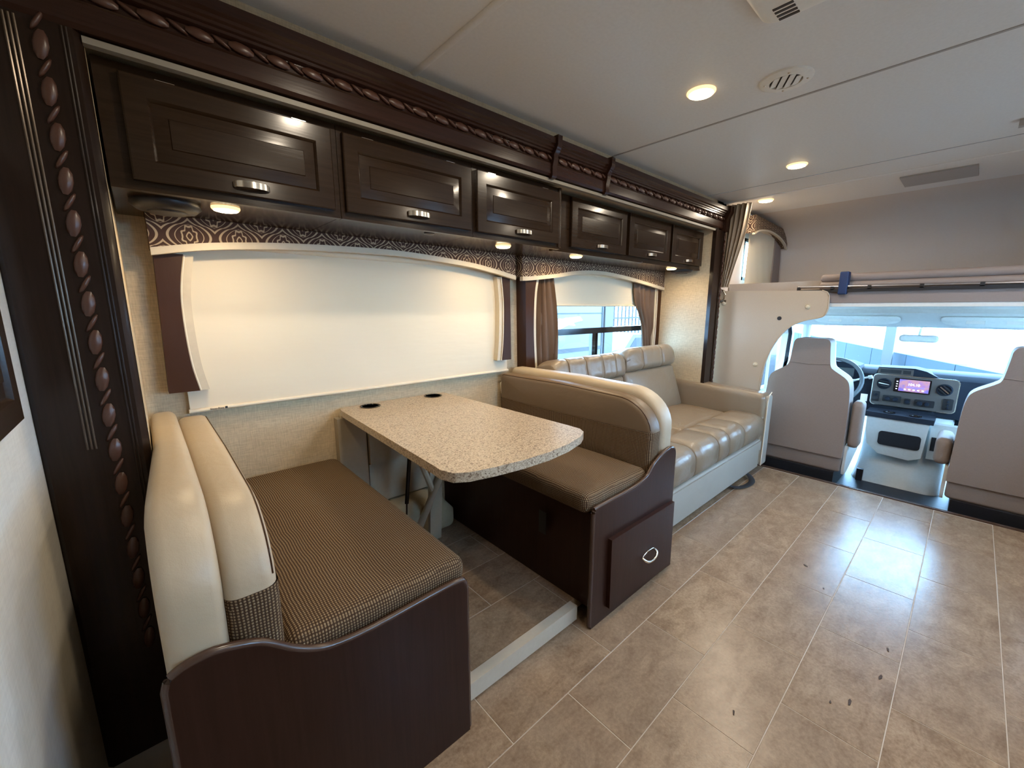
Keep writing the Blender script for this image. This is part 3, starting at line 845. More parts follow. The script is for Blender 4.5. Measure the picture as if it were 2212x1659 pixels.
    for i in range(len(ol)):
        q = Vector(ol[i]); t_ = Vector(ol[(i+1) % len(ol)])-Vector(ol[i-1]); nn_ = Vector((-t_.y, t_.x)).normalized()
        if nn_.dot(cen_-q) < 0: nn_ = -nn_
        if q.y > zs_+.004 and q.x < YW-.04: st.append((back+sx*.1826, q.x+nn_.x*.0078, q.y+nn_.y*.0078))
    bm = B(); tube(bm, st, .0016, 6); link('stitch_line', bm, 'pad_brown', up)
    if not near:
        # curved join line between inner cushion and shell
        # drawer
        d = link('drawer_front', prism(B(), [(1.275, .052), (1.272, .356), (1.776, .352), (1.780, .022)][::-1], 1, .832, .850), 'bench_wood', b, bev=.004, label='dark flat drawer front')
        bm = B(); n = 16; pts = []
        for i in range(n+1):
            t_ = PI*i/n; pts.append((1.555-.052*math.cos(t_), .826-.020*math.sin(t_)**.5, .180-.022*math.sin(t_)))
        tube(bm, pts, .0055, 8)
        n = 12
        bm2 = [(1.555-.052*math.cos(PI*i/n), .826, .180+.018*math.sin(PI*i/n)) for i in range(n+1)]
        tube(bm, bm2, .0028, 6)
        link('handle', bm, 'chrome', d, smooth=60)
        o = link('vent_slot', bx(1.176, 1.180, 1.10, 1.14, .30, .40), 'black', b)
    # wall piping at the inner end of far cushion
    bm = B(); tube(bm, [(xs-sx*.02, YW-.03, zs_+.02), (xs-sx*.008, YW-.035, ztop2-.07), (xs-sx*.04, YW-.05, ztop2-.015)], .004, 6)
    link('end_piping', bm, 'piping', up)
    return b
bench(True); bench(False)

# ================================================================== TABLE
tb = thing('dinette_table', 'speckled beige dinette table with rounded corners and two cup holders, by the shade', 'table', (.9, 1.4, ZS))
P = [(.628, 1.86), (.635, 1.895), (.66, 1.915), (1.15, 1.918), (1.185, 1.905), (1.20, 1.87), (1.212, 1.02), (1.210, .96), (1.19, .925), (1.14, .897), (1.04, .870), (.93, .858), (.82, .862), (.72, .876), (.64, .895), (.602, .92), (.588, .965), (.592, 1.02)]
link('tabletop', prism(B(), P[::-1], 2, .766, .795), 'granite', tb, bev=.006, seg=3, smooth=50)
for cx_, cy_ in ((.762, 1.855), (1.105, 1.86)):
    link('cup_holder', lathe(B(), [(.046, .0), (.047, .0035), (.041, .004), (.0395, .001), (.039, .0005)], (cx_, cy_, .7945), 2, 28), 'blackgloss', tb, smooth=50)
# folding leg of the table: post with a spread foot and two braces
bm = B(); hull_quad(bm, [(.93, 1.60, .766), (1.0, 1.60, .766), (1.0, 1.62, .766), (.93, 1.62, .766)], [(.965, 1.70, .08), (1.03, 1.70, .08), (1.03, 1.72, .08), (.965, 1.72, .08)])
link('leg', bm, 'beige_paint', tb, bev=.004)
bm = B(); tube(bm, [(.86, 1.62, .62), (.955, 1.64, .38)], .014, 8); link('brace', bm, 'beige_paint', tb)
bm = B(); tube(bm, [(1.05, 1.60, .60), (.86, 1.66, .16)], .024, 8, .5); link('brace', bm, 'beige_paint', tb)
bm = B(); tube(bm, [(.875, 1.70, .60), (.855, 1.72, .32)], .010, 8); tube(bm, [(.855, 1.72, .32), (.848, 1.725, .14)], .004, 6); link('gas_strut', bm, 'blackgloss', tb)
link('wall_rail', bx(.64, 1.2, 1.905, 1.928, .735, .768), 'offwhite', tb)
# boxed wheel cover and panel under the table
bxo = thing('carpeted_box', 'beige carpeted hump on the floor below the table, against the wall', 'cover', (.95, 1.85, ZS))
def fn(p, q):
    if q.z > 0: p.x += (.92-p.x)*.2; p.y += .03*q.z
    return p
link('hump', rbox(B(), .60, 1.165, 1.76, YW-.002, ZS+.001, .27, (.04, .04, .04), fn=fn, sub=(12, 8, 8)), 'carpet', bxo, smooth=80)
ap = thing('wall_panel_box', 'off-white access panel on the wall beneath the dinette table', 'panel', (.9, 1.9, .4))
link('panel', bx(.615, .745, 1.885, YW-.001, .28, .75), 'beige_paint', ap, bev=.003)
link('panel', bx(.752, .92, 1.868, YW-.001, .50, .75), 'beige_paint', ap, bev=.003)
link('panel', bx(.755, 1.16, 1.90, YW-.001, .28, .49), 'beige_paint', ap, bev=.003)

# ================================================================== SOFA
so = thing('sofa', 'taupe leather two-seat sofa under the window with pale base', 'sofa', (2.7, 1.4, 0))
SX0, SX1 = 1.80, 3.37
link('base', rbox(B(), SX0+.01, SX1+.03, .965, 1.86, .052, .275, (.012, .012, .012), sub=(8, 8, 8)), 'sofa_base', so, smooth=70)
bm = B(); box(bm, SX0+.01, SX1+.028, .958, .972, .195, .262); link('base_flap', bm, 'sofa_base', so, bev=.004)
# seats: front bolster sections and the two seat cushions
def seg_fn(xc, hw):
    def fn(p, q):
        if q.z > -.2: p.z += .006*(1-q.x**4)*(1-q.y**2)
        if q.y < 0: p.y -= .007*(1-q.x**4)*(1-q.z**2)
        return p
    return fn
xs = [SX0+.01, 1.97, 2.27, 2.59, 2.76, 3.02, SX1+.03]
for a, b_ in zip(xs, xs[1:]):
    link('front_bolster', rbox(B(), a+.0005, b_-.0005, .955, 1.235, .262, .468, (.009, .075, .075), fn=seg_fn(0, 0), sub=(9, 14, 14)), 'sofa', so, smooth=80)
for a, b_ in ((SX0+.01, 2.585), (2.595, SX1-.005)):
    def fn(p, q, a=a, b_=b_):
        if q.z > 0: p.z += .026*(1-q.x**2)*(1-q.y**2)+.004*math.sin(p.x*37+p.y*11)*(1-q.y**2)
        return p
    link('seat_cushion', rbox(B(), a, b_, 1.20, 1.66, .33, .452, (.04, .05, .045), fn=fn, sub=(16, 14, 8)), 'sofa', so, smooth=80)
# back cushions leaning: lower pad and headrest roll
def lean(yb, z0, ang):
    ca, sa = math.cos(ang), math.sin(ang)
    def f(p):
        dy, dz = p.y-yb, p.z-z0
        return Vector((p.x, yb+dy*ca+dz*sa, z0+dz*ca-dy*sa))
    return f
for i, (a, b_, cuts) in enumerate(((1.805, 2.552, (1.92, 2.10, 2.27, 2.42)), (2.562, 3.275, (2.775, 3.05)))):
    ln = lean(1.62, .42, .20)
    top = .925 if i == 0 else .945
    def fn(p, q):
        if q.y < 0: p.y -= .020*(1-q.x**2)*(1-q.z**2)
        if q.x > 0 and i == 1: p.x += .10*(1-q.z)*.5*q.x
        return ln(p)
    link('back_cushion', rbox(B(), a, b_, 1.56, 1.72, .43, top-.145, (.04, .05, .03), fn=fn, sub=(16, 8, 14)), 'sofa', so, smooth=80)
    es = [a]+list(cuts)+[b_]
    for k in range(len(es)-1):
        def fn2(p, q, k=k):
            if q.y < 0: p.y -= .002*(1-q.x**4)
            if q.z > 0: p.z += .002*(1-q.x**4)
            e0 = (p.x-a)/(b_-a)
            edge = max(0, 1-min(e0, 1-e0)/.14)
            if q.z > 0: p.z -= .030*edge**2
            if q.y < 0: p.y += .018*edge**2
            if i == 0 and q.y < .2: p.y -= .0035*math.sin(p.x*95)*(1-edge)
            return ln(p)
        link('headrest_section', rbox(B(), es[k]+.0003, es[k+1]-.0003, 1.525, 1.72, top-.155, top+.018, (.0045, .045, .05), fn=fn2, sub=(12, 12, 12)), 'sofa', so, smooth=80)
link('back_frame', rbox(B(), SX0+.02, SX1, 1.74, 1.84, .10, .80, (.03, .03, .03), sub=(8, 8, 8)), 'sofa', so, smooth=80)
# arms
for a, b_ in ((3.375, 3.535), (1.80, 1.82)):
    if a < 2: continue
    def fn(p, q):
        if q.z > 0: p.z += .02*(q.y)*q.z-.004
        return p
    ar = link('arm', rbox(B(), a, b_, .965, 1.70, .05, .645, (.035, .035, .05), fn=fn, sub=(8, 14, 12)), 'sofa', so, smooth=80)
    link('arm_front', rbox(B(), a+.05, b_+.003, .952, .98, .055, .60, (.02, .010, .02), sub=(8, 8, 8)), 'sofa_base', ar, smooth=80)
    bm = B(); tube(bm, [(a+.05, .955, .06), (a+.05, .953, .56), (a+.07, .953, .605), (a+.12, .953, .625)], .004, 6); link('piping', bm, 'piping', ar)
bm = B(); n = 14
tube(bm, spline([(2.93, 1.03, .056), (2.95, .985, .022), (3.02, .945, .008), (3.12, .925, .007), (3.20, .935, .012), (3.24, .98, .034), (3.22, 1.04, .056)], 4), .020, 8, .22)
link('pull_strap', bm, 'strap', so, smooth=60, label='black webbing loop under the sofa')

# ================================================================== CEILING FITTINGS
for x, y, lb in ((1.714, .822, 'largest lit ceiling lamp, left of the round vent'), (2.949, .812, 'lit ceiling lamp between the large lamp and the cab'), (3.70, 1.20, 'farthest lit ceiling lamp above the bunk by the curtain')):
    puck(x, y, ZC, lb, .052, P_CEIL, 'ceiling_light', 'round ceiling lamps')
for x, y, lb in ((.60, .82, 'lit ceiling lamp nearest the leftmost overhead cabinet'), (.72, -.35, 'lit ceiling lamp right of the viewpoint, rearmost of the right row'), (1.8, -.35, 'lit ceiling lamp in the middle of the right row'), (2.9, -.35, 'lit ceiling lamp of the right row nearest the cab')):
    puck(x, y, ZC, lb, .052, P_CEIL, 'ceiling_light', 'round ceiling lamps')
cv = thing('ceiling_vent', 'round off-white ceiling air vent with angled louvres beside the lit lamp', 'vent', (1.855, .577, ZC))
link('ring', lathe(B(), [(.085, 0), (.084, -.006), (.075, -.010), (.052, -.010), (.050, -.002)], (1.855, .577, ZC), 2, 36), 'white_pl', cv, smooth=50)
link('duct', lathe(B(), [(.0495, -.0015), (.0495, -.004), (.03, -.004)], (1.855, .577, ZC), 2, 28), 'black', cv)
for k in (-1.5, -.5, .5, 1.5):
    hw = math.sqrt(.048**2-(k*.0235)**2)
    bm = B(); c0 = Vector((1.855, .577, ZC-.009)); d = Vector((math.cos(.5), math.sin(.5), 0)); e = Vector((-d.y, d.x, 0))
    pts = [c0+e*(k*.0235)-d*hw, c0+e*(k*.0235)+d*hw]
    q = [pts[0]-e*.010+Vector((0, 0, .004)), pts[1]-e*.010+Vector((0, 0, .004)), pts[1]+e*.009, pts[0]+e*.009]
    hull_quad(bm, q, [v+Vector((0, 0, -.0025)) for v in q]); link('louvre', bm, 'white_pl', cv)
for a in (.4, 1.97, 3.54, 5.1):
    link('screw', lathe(B(), [(.004, -.0095), (.003, -.012)], (1.855+.066*math.cos(a), .577+.066*math.sin(a), ZC), 2, 8), 'chrome', cv)
ac = thing('air_conditioner_grille', 'off-white ceiling unit with dark slots cut by the top edge of the view', 'vent', (1.35, .42, ZC))
link('housing', rbox(B(), 1.12, 1.455, .28, .52, ZC-.028, ZC-.0005, (.04, .04, .02), sub=(8, 8, 8)), 'white_pl', ac, smooth=70)
for k in range(4):
    link('slot', bx(1.37+k*.018, 1.379+k*.018, .43, .478, ZC-.0295, ZC-.027), 'black', ac)
gp = link('ceiling_patch', bx(3.70, 3.985, .107, .442, ZC-.010, ZC-.0005), 'ceil_strip', None, bev=.003)
tag(gp, 'long grey flat ceiling panel near the cab, right of the lamps', 'panel')
ck = link('ceiling_hook', bx(2.985, 3.02, -.035, -.012, ZC-.03, ZC-.0005), 'ceil_strip', None, bev=.004)
tag(ck, 'small dark clip on the ceiling at the right edge of the view', 'clip')

# ================================================================== BULKHEAD PANEL AND BUNK
pn = thing('padded_bulkhead', 'tan padded panel with buttons and arched cut-out between the sofa and the driver seat', 'panel', (3.6, 1.2, 0))
arch = spline([(.697, 1.25, 0), (.715, 1.20, 0), (.76, 1.180, 0), (.83, 1.162, 0), (.90, 1.125, 0), (.96, 1.06, 0), (1.016, .956, 0), (1.05, .84, 0), (1.063, .74, 0), (1.072, .58, 0), (1.075, .01, 0)], 4)
poly = [(1.448, .01), (1.448, 1.392), (.745, 1.374), (.715, 1.362), (.702, 1.335)]+[(p[0], p[1]) for p in arch]
link('panel_body', prism(B(), poly, 0, 3.592, 3.625), 'panel_vinyl', pn, bev=.007, seg=3, smooth=50)
bm = B(); tube(bm, [(3.592, q[0], q[1]) for q in poly[2:]], .0045, 6); link('edge_piping', bm, 'panel_vinyl', pn)
for y, z in ((1.397, 1.292), (.819, 1.262), (1.118, .813)):
    link('button', lathe(B(), [(.020, .001), (.018, -.003), (.0155, -.0008), (.013, -.009), (.005, -.013)], (3.592, y, z), 0, 18), 'offwhite', pn, smooth=70)
link('plug', lathe(B(), [(.015, .0), (.014, -.004), (.004, -.005)], (3.592, .988, 1.177), 0, 16), 'black', pn, smooth=70)
lt = thing('curtain_latch', 'small metal hook latch on the column at the top of the padded panel', 'latch', (3.585, 1.41, 1.30))
bm = B(); tube(bm, [(3.588, 1.425, 1.40), (3.575, 1.398, 1.39), (3.57, 1.388, 1.36), (3.572, 1.392, 1.325), (3.585, 1.42, 1.31)], .006, 8); box(bm, 3.583, 3.591, 1.38, 1.44, 1.30, 1.318)
link('hook', bm, 'chrome', lt, smooth=60)

bk_ = struct('trim_7', (4.2, .3, 1.28))
link('bunk_deck', bx(3.66, 4.985, YR+.01, 1.445, 1.288, 1.372), 'bunk_dark', bk_, bev=.006)
link('bunk_ledge', bx(3.78, 4.98, .78, 1.44, 1.374, 1.452), 'bunk_mid', bk_, bev=.012)
mt = thing('folded_bunk_mattress', 'taupe folded bunk cushion bound with a navy strap above the cab', 'mattress', (3.8, 0, 1.38))
for z0, z1, x0 in ((1.435, 1.490, 3.70), (1.375, 1.437, 3.69)):
    link('cushion', rbox(B(), x0, 4.25, YR+.02, .79, z0, z1, (.025, .02, .026), sub=(8, 16, 8)), 'bunk_dark', mt, smooth=80)
link('strap', rbox(B(), 3.628, 3.70, .615, .665, 1.345, 1.499, (.008, .008, .008), sub=(8, 8, 8)), 'navy', mt, smooth=70, label='navy blue webbing strap')
rl = thing('bunk_rail', 'long metal rod with dark brackets along the front edge of the bunk', 'rail', (3.65, .2, 1.39))
bm = B(); tube(bm, [(3.65, .905, 1.402), (3.65, YR+.02, 1.384)], .0085, 12); link('rod', bm, 'steel', rl, smooth=60)
bm = B(); box(bm, 3.640, 3.66, YR+.02, .91, 1.362, 1.383); link('under_channel', bm, 'black', rl)
for y in (.90, .70, .50, .25, 0, -.25):
    link('bracket', bx(3.640, 3.662, y-.010, y+.010, 1.376, 1.402), 'black', rl, bev=.003)

# bunk window treatment
b3 = thing('bunk_window_valance', 'small ogee patterned arched valance over the bunk window, behind the curtain', 'valance', (4.4, YC, 1.85), 'ogee patterned valances')
low = spline([(3.98, 1.885, 0), (4.12, 1.925, 0), (4.35, 1.945, 0), (4.6, 1.93, 0), (4.8, 1.89, 0), (4.905, 1.84, 0)], 6)
up_ = [(p[0], p[1]) for p in low]; poly = up_+[(4.905, 2.0), (3.98, 2.03)]
link('fabric_band', prism(B(), poly, 1, 1.355, YC-.001), 'ogee', b3, bev=.003)
bm = B(); prism(bm, [(a, b-.014) for a, b in up_]+up_[::-1], 1, 1.35, 1.37); link('trim_band', bm, 'offwhite', b3)
link('side_pad', prism(B(), [(4.70, 1.455), (4.92, 1.455), (4.90, 1.7), (4.87, 1.85), (4.70, 1.90)], 1, 1.40, YC-.001), 'bunk_dark', b3, bev=.008)
s3 = shade('small tan roller shade drawn over the bunk window', 4.03, 4.70, 1.41, 1.462, 1.95)
wn = win_frame('window_3', W3[0], W3[1], W3[2], W3[3], YC+.004, [])
link('glass_pane', bx(W3[0], W3[1], YC+.012, YC+.014, W3[2], W3[3]), 'glass', wn)

# ================================================================== CAB
ZF = -.10
cf = struct('floor_cab', (4.2, .3, ZF))
link('cab_mat', bx(3.612, 5.15, YR, 1.2, ZF-.03, ZF), 'cab_floor', cf)
link('step_riser', bx(3.600, 3.614, YR, 1.2, ZF, -.006), 'cab_floor', cf)
# doors
def cab_door(nm, y0, y1):
    d = struct(nm, (4.2, y0, 0))
    bm = B()
    prism(bm, [(3.62, ZF), (4.95, ZF), (4.95, .62), (4.62, .62), (4.44, .57), (3.62, .57)], 1, y0, y1)
    link('door_panel', bm, 'cab_grey', d, bev=.004)
    bm = B(); prism(bm, [(3.62, 1.28), (3.62, 1.12), (4.38, 1.12), (4.50, 1.02), (4.47, .75), (4.36, .57), (4.66, .57), (4.70, 1.1), (4.62, 1.28)], 1, y0, y1)
    link('door_frame', bm, 'cab_grey', d)
    bm = B(); yi = y0-.006 if y0 > 0 else y1+.006
    for o_ in (0, .035, .07):
        tube(bm, [(4.36+o_, yi, .57), (4.475+o_, yi, .76), (4.505+o_, yi, 1.02), (4.44+o_, yi, 1.12)], .007, 6)
    link('weather_seal', bm, 'blackgloss', d)
    bm = B(); box(bm, 3.62, 4.5, (y0+y1)/2-.002, (y0+y1)/2+.002, .56, 1.13); link('glass_pane', bm, 'glass', d)
    link('handle_bar', bx(3.95, 3.965, yi-.02 if y0 > 0 else yi, yi if y0 > 0 else yi+.02, .57, 1.10), 'cab_grey', d)
    return d
cab_door('door_1', 1.15, 1.20)
cab_door('door_2', -.645, -.595)
link('wall_cab_right', bx(3.604, 3.64, YR, -.60, ZF, 1.262), 'panel_vinyl', None, bev=.004, kind='structure')
# headliner
hl = struct('ceiling_cab', (4.2, .3, 1.2))
link('headliner', bx(3.665, 4.34, YR+.01, 1.2, 1.262, 1.287), 'cab_grey', hl)
bm = B(); prism(bm, [(4.28, 1.287), (4.27, 1.262), (4.30, 1.245), (4.30, 1.215), (4.345, 1.195), (4.63, 1.10), (4.68, 1.12), (4.68, 1.287)], 1, YR+.01, 1.2)
link('header_band', bm, 'cab_grey', hl, smooth=35)
# sun visors
for y0, y1, lb in ((.385, .95, 'pale sun visor folded up above the driver side of the windshield'), (-.45, .17, 'pale sun visor folded up above the passenger side of the windshield')):
    v = thing('sun_visor', lb, 'visor', (4.42, (y0+y1)/2, 1.13), 'cab sun visors')
    ln = lean(0, 0, 0)
    def fn(p, q):
        t = (p.z-1.12)/.09
        p.x += .12*(.5-t)
        if q.z < 0: p.z += .03*abs(q.y)**6
        return p
    link('pad', rbox(B(), 4.37, 4.395, y0, y1, 1.118, 1.192, (.011, .03, .02), fn=fn, sub=(8, 16, 8)), 'visor', v, smooth=80)
    for k in (.28, .58):
        yc = y1-(y1-y0)*k
        link('label_plate', bx(4.372, 4.3745, yc-.045, yc+.045, 1.142, 1.165), 'white_pl', v)
    bm = B(); tube(bm, [(4.45, y1-.03, 1.195), (4.44, y1+.02, 1.185)], .006, 8); link('hinge_rod', bm, 'cab_grey', v)
# windshield: glass, pillars
ws = struct('window_6', (4.9, .3, .7))
gx0, gz0, gx1, gz1 = 5.16, .70, 4.68, 1.16
bm = B(); hull_quad(bm, [(gx0, -.62, gz0), (gx0, 1.16, gz0), (gx1, 1.05, gz1), (gx1, -.50, gz1)], [(gx0+.005, -.62, gz0), (gx0+.005, 1.16, gz0), (gx1+.005, 1.05, gz1), (gx1+.005, -.50, gz1)])
link('glass_pane', bm, 'glass', ws)
for s_, ya, yb in ((1, 1.15, 1.04), (-1, -.62, -.51)):
    bm = B(); tube(bm, [(gx0+.02, ya+s_*.02, gz0-.1), ((gx0+gx1)/2, (ya+yb)/2+s_*.01, (gz0+gz1)/2), (gx1-.03, yb, gz1+.05)], .035, 10, 1); link('pillar', bm, 'cab_grey', ws, smooth=60)
# mirror
mr = thing('rearview_mirror', 'rear-view mirror hanging in front of the bright windshield', 'mirror', (4.66, .3, .98))
link('mirror_body', rbox(B(), 4.60, 4.625, .168, .398, .985, 1.042, (.011, .028, .024), sub=(8, 12, 8)), 'cab_grey', mr, smooth=80)
link('painted_mirror_face', rbox(B(), 4.596, 4.602, .178, .388, .993, 1.034, (.0025, .02, .018), sub=(8, 12, 8)), 'visor', mr, smooth=80)  # pale matte colour painted in place of the mirror's reflection
bm = B(); tube(bm, [(4.62, .283, 1.03), (4.69, .283, 1.08), (4.74, .283, 1.10)], .009, 8); link('mount', bm, 'cab_grey', mr)
# dashboard
da = thing('dashboard', 'dark blue-grey dashboard under the windshield behind the two cab seats', 'dashboard', (4.8, .3, .4))
bm = B()
prism(bm, [(4.60, .402), (4.585, .47), (4.615, .70), (4.66, .735), (4.80, .745), (5.18, .72), (5.18, .30), (4.76, .30), (4.72, .40)], 1, -.60, 1.14)
link('dash_body', bm, 'dash', da, bev=.012, seg=3)
bm = B(); prism(bm, [(.50, .70), (.49, .765), (.27, .772), (.20, .755), (.13, .715), (.06, .70)], 0, 4.60, 4.80)
link('centre_hood', bm, 'dash', da, bev=.012)
bm = B(); prism(bm, [(.60, .70), (.61, .765), (.68, .79), (.95, .79), (1.03, .765), (1.04, .70)], 0, 4.56, 4.78)
link('cluster_hood', bm, 'dash', da, bev=.012)
link('cluster_glass', bx(4.552, 4.562, .64, 1.0, .57, .74), 'blackgloss', da)
text('cluster_print', 'PRND21', .02, Vector((4.551, .72, .625)), ROT_X, 'cab_grey', da)
# centre air vents (two dark slots on top)
cvn = thing('dash_top_vent', 'pair of dark rectangular air slots on top of the centre dash', 'vent', (4.59, .38, .72), 'dashboard vents')
link('bezel', bx(4.590, 4.602, .275, .49, .713, .760), 'dash_bezel', cvn, bev=.004)
for a, b_ in ((.345, .475), (.288, .335)): link('slot', bx(4.587, 4.592, a, b_, .722, .752), 'black', cvn)
# centre panel
cp = thing('centre_panel', 'taupe centre control panel of the dashboard with radio, vents and knobs', 'control panel', (4.58, .26, .45))
def rr(y0, y1, z0, z1, r, n=5):
    out = []
    for (cy_, cz_, a0) in ((y1-r, z1-r, 0), (y0+r, z1-r, PI/2), (y0+r, z0+r, PI), (y1-r, z0+r, 3*PI/2)):
        for i in range(n+1):
            a = a0+PI/2*i/n; out.append((cy_+r*math.cos(a), cz_+r*math.sin(a)))
    return out
link('bezel_edge', prism(B(), rr(.008, .512, .448, .712, .03), 0, 4.572, 4.60), 'chrome', cp, bev=.003)
link('bezel', prism(B(), rr(.013, .507, .453, .707, .028), 0, 4.568, 4.598), 'dash_bezel', cp, bev=.003)
rd = link('radio', prism(B(), rr(.160, .375, .578, .692, .008), 0, 4.558, 4.570), 'blackgloss', cp, bev=.002, label='radio with lit purple screen')
SCR = NT('lit_radio_screen'); n_ = SCR.noise(SCR.obj(), 14, 2)
cr_ = SCR.ramp(n_, [(.35, (.30, .16, .55)), (.5, (.50, .26, .30)), (.65, (.16, .12, .60))]); SCR.l.new(cr_, SCR.b.inputs['Emission Color']); SCR.b.inputs['Emission Strength'].default_value = .9; SCR.set(base_color=(.05, .05, .08)); M['screen'] = SCR.m
M['screen_text'] = emit('screen_letters', (.9, .9, 1.0), 1.6)
M['screen_bar'] = emit('screen_bar', (.15, .12, .9), 1.2)
link('screen', bx(4.5565, 4.559, .170, .345, .588, .684), 'screen', rd)
text('screen_print', '104.10', .026, Vector((4.5558, .258, .645)), ROT_X, 'screen_text', rd)
link('screen_bar', bx(4.5555, 4.5566, .195, .300, .620, .628), 'screen_bar', rd)
bm = B()
for k in range(5): box(bm, 4.5555, 4.5566, .196+k*.026, .208+k*.026, .600, .608)
for k in range(4): box(bm, 4.556, 4.5585, .353, .362, .600+k*.02, .606+k*.02)
link('screen_icons', bm, 'screen_text', rd)
for (y, z) in ((.437, .632), (.085, .628)):
    v_ = link('round_vent', lathe(B(), [(.046, 0), (.045, -.010), (.038, -.012), (.037, -.002)], (4.568, y, z), 0, 28), 'dash', cp, smooth=50)
    for k in (-1, 0, 1):
        bm = B(); box(bm, 4.557, 4.566, -.034, .034, -.0035, .0035)
        ang = .15 if y > .2 else .75
        bmesh.ops.translate(bm, verts=bm.verts[:], vec=(0, 0, k*.018)); bmesh.ops.rotate(bm, verts=bm.verts[:], cent=(0, 0, 0), matrix=Matrix.Rotation(ang, 3, 'X'))
        bmesh.ops.translate(bm, verts=bm.verts[:], vec=(0, y, z)); link('vent_blade', bm, 'chrome' if k == 0 else 'black', v_)
def ctl(y0, y1, z0, z1, knobs=()):
    b = link('switch_block', prism(B(), rr(y0, y1, z0, z1, .008), 0, 4.560, 4.570), 'black', cp, bev=.002)
    for y, z, r_ in knobs: link('knob', lathe(B(), [(r_, 0), (r_*.92, -.012), (r_*.4, -.014)], (4.560, y, z), 0, 16), 'dash', b, smooth=50)
ctl(.452, .498, .480, .565, [(.475, .535, .010)])
ctl(.318, .432, .487, .540, [(.40, .512, .017), (.352, .512, .017)])
ctl(.262, .300, .480, .530, [(.281, .505, .016)])
ctl(.125, .240, .477, .532, [(.208, .503, .018), (.168, .503, .015)])
ctl(.026, .082, .475, .562, [(.054, .54, .008), (.054, .515, .008), (.054, .49, .008)])
# steering wheel
sw = thing('steering_wheel', 'grey steering wheel partly hidden by the driver seat', 'steering wheel', (4.42, .775, .62))
c = Vector((4.40, .757, .640)); ax1 = Vector((0, 1, 0)); ax2 = Vector((.45, 0, .893)); nrm = ax1.cross(ax2)
bm = B(); tube(bm, [c+.198*(math.cos(2*PI*k/40)*ax1+math.sin(2*PI*k/40)*ax2) for k in range(40)], .0155, 10, closed=True); link('rim', bm, 'rim_grey', sw, smooth=80)
for a in (.15, PI-.15, 3.9, 5.5):
    e = c+.18*(math.cos(a)*ax1+math.sin(a)*ax2)
    bm = B(); tube(bm, [c+(e-c)*.25+nrm*.02, e], [.028, .014], 8, .4); link('spoke', bm, 'cab_grey', sw, smooth=60)
bm = B(); m = Matrix((ax1*.07, ax2*.06, nrm*.025)).transposed().to_4x4(); m.translation = c+nrm*.02
bmesh.ops.create_uvsphere(bm, u_segments=20, v_segments=12, radius=1, matrix=m); link('hub', bm, 'cab_grey', sw, smooth=80)
sk = thing('shift_lever', 'pale column shift lever right of the steering wheel', 'lever', (4.45, .56, .68))
bm = B(); tube(bm, [(4.52, .66, .62), (4.50, .58, .665), (4.49, .525, .685)], [.008, .008, .008], 8); link('stalk', bm, 'cab_grey', sk, smooth=60)
bm = B(); tube(bm, [(4.49, .532, .682), (4.488, .508, .690)], .015, 12); link('knob', bm, 'cab_grey', sk, smooth=40)
# engine cover
en = thing('engine_cover', 'pale grey engine cover flaring onto the floor between the cab seats', 'cover', (4.5, .25, ZF))
bm = B(); lv = [(-.0995, 4.14, .0, .515, .10), (-.085, 4.15, .0, .51, .11), (-.03, 4.22, .0, .505, .12), (.08, 4.38, .0, .505, .12), (.28, 4.47, .0, .51, .12), (.37, 4.49, .0, .51, .10), (.395, 4.52, .01, .50, .08)]
rings = []
for z, xf, y0, y1, r_ in lv:
    ring = []
    pts = []
    for i in range(7): a = PI+PI/2*i/6; pts.append((xf+r_+r_*math.cos(a), y0+r_+r_*math.sin(a)))
    pts = [(4.74, y0)]+pts[::-1]
    for i in range(7): a = PI-PI/2*i/6; pts.append((xf+r_+r_*math.cos(a), y1-r_+r_*math.sin(a)))
    pts.append((4.74, y1))
    rings.append([bm.verts.new((p[0], p[1], z)) for p in pts])
for A, C in zip(rings, rings[1:]):
    for k in range(len(A)): bm.faces.new((A[k], A[(k+1) % len(A)], C[(k+1) % len(A)], C[k]))
bm.faces.new(rings[0][::-1]); bm.faces.new(rings[-1])
link('cover_body', bm, 'console', en, smooth=70)
link('floor_latch', bx(4.10, 4.13, .43, .47, -.095, .0), 'black', en, bev=.004)
# console bin
cb = thing('console_bin', 'pale console with dark storage opening and cup tray on the engine cover', 'console', (4.35, .29, .1))
body = B(); R0 = rr(.118, .468, .098, .405, .05); 
prism(body, [(.135, .13), (.20, .098), (.38, .110), (.455, .18), (.475, .30), (.478, .405), (.12, .402)], 0, 4.27, 4.40)
link('bin_body', body, 'console', cb, bev=.02, seg=4, smooth=70)
link('opening', prism(B(), rr(.150, .392, .188, .298, .022), 0, 4.262, 4.272), 'hollow_shade', cb, bev=.002, label='black plate painted as the shade inside the storage pocket')
tr = link('cup_tray', prism(B(), [(.10, .398), (.49, .402), (.49, .440), (.10, .436)], 0, 4.262, 4.47), 'dash', cb, bev=.010, seg=3)
for y in (.355, .205):
    link('cup_ring', lathe(B(), [(.036, 0), (.036, .008), (.030, .008), (.029, .002)], (4.32, y, .438), 2, 20), 'blackgloss', tr)
bn = thing('side_pocket', 'dark storage pocket beside the console, behind the passenger seat arm', 'console', (4.4, .06, .2))
link('pocket_body', bx(4.34, 4.41, -.10, .112, .12, .395), 'console', bn, bev=.01)
link('opening', bx(4.334, 4.342, -.02, .10, .19, .295), 'hollow_shade', bn)  # black plate painted for the shade inside the pocket
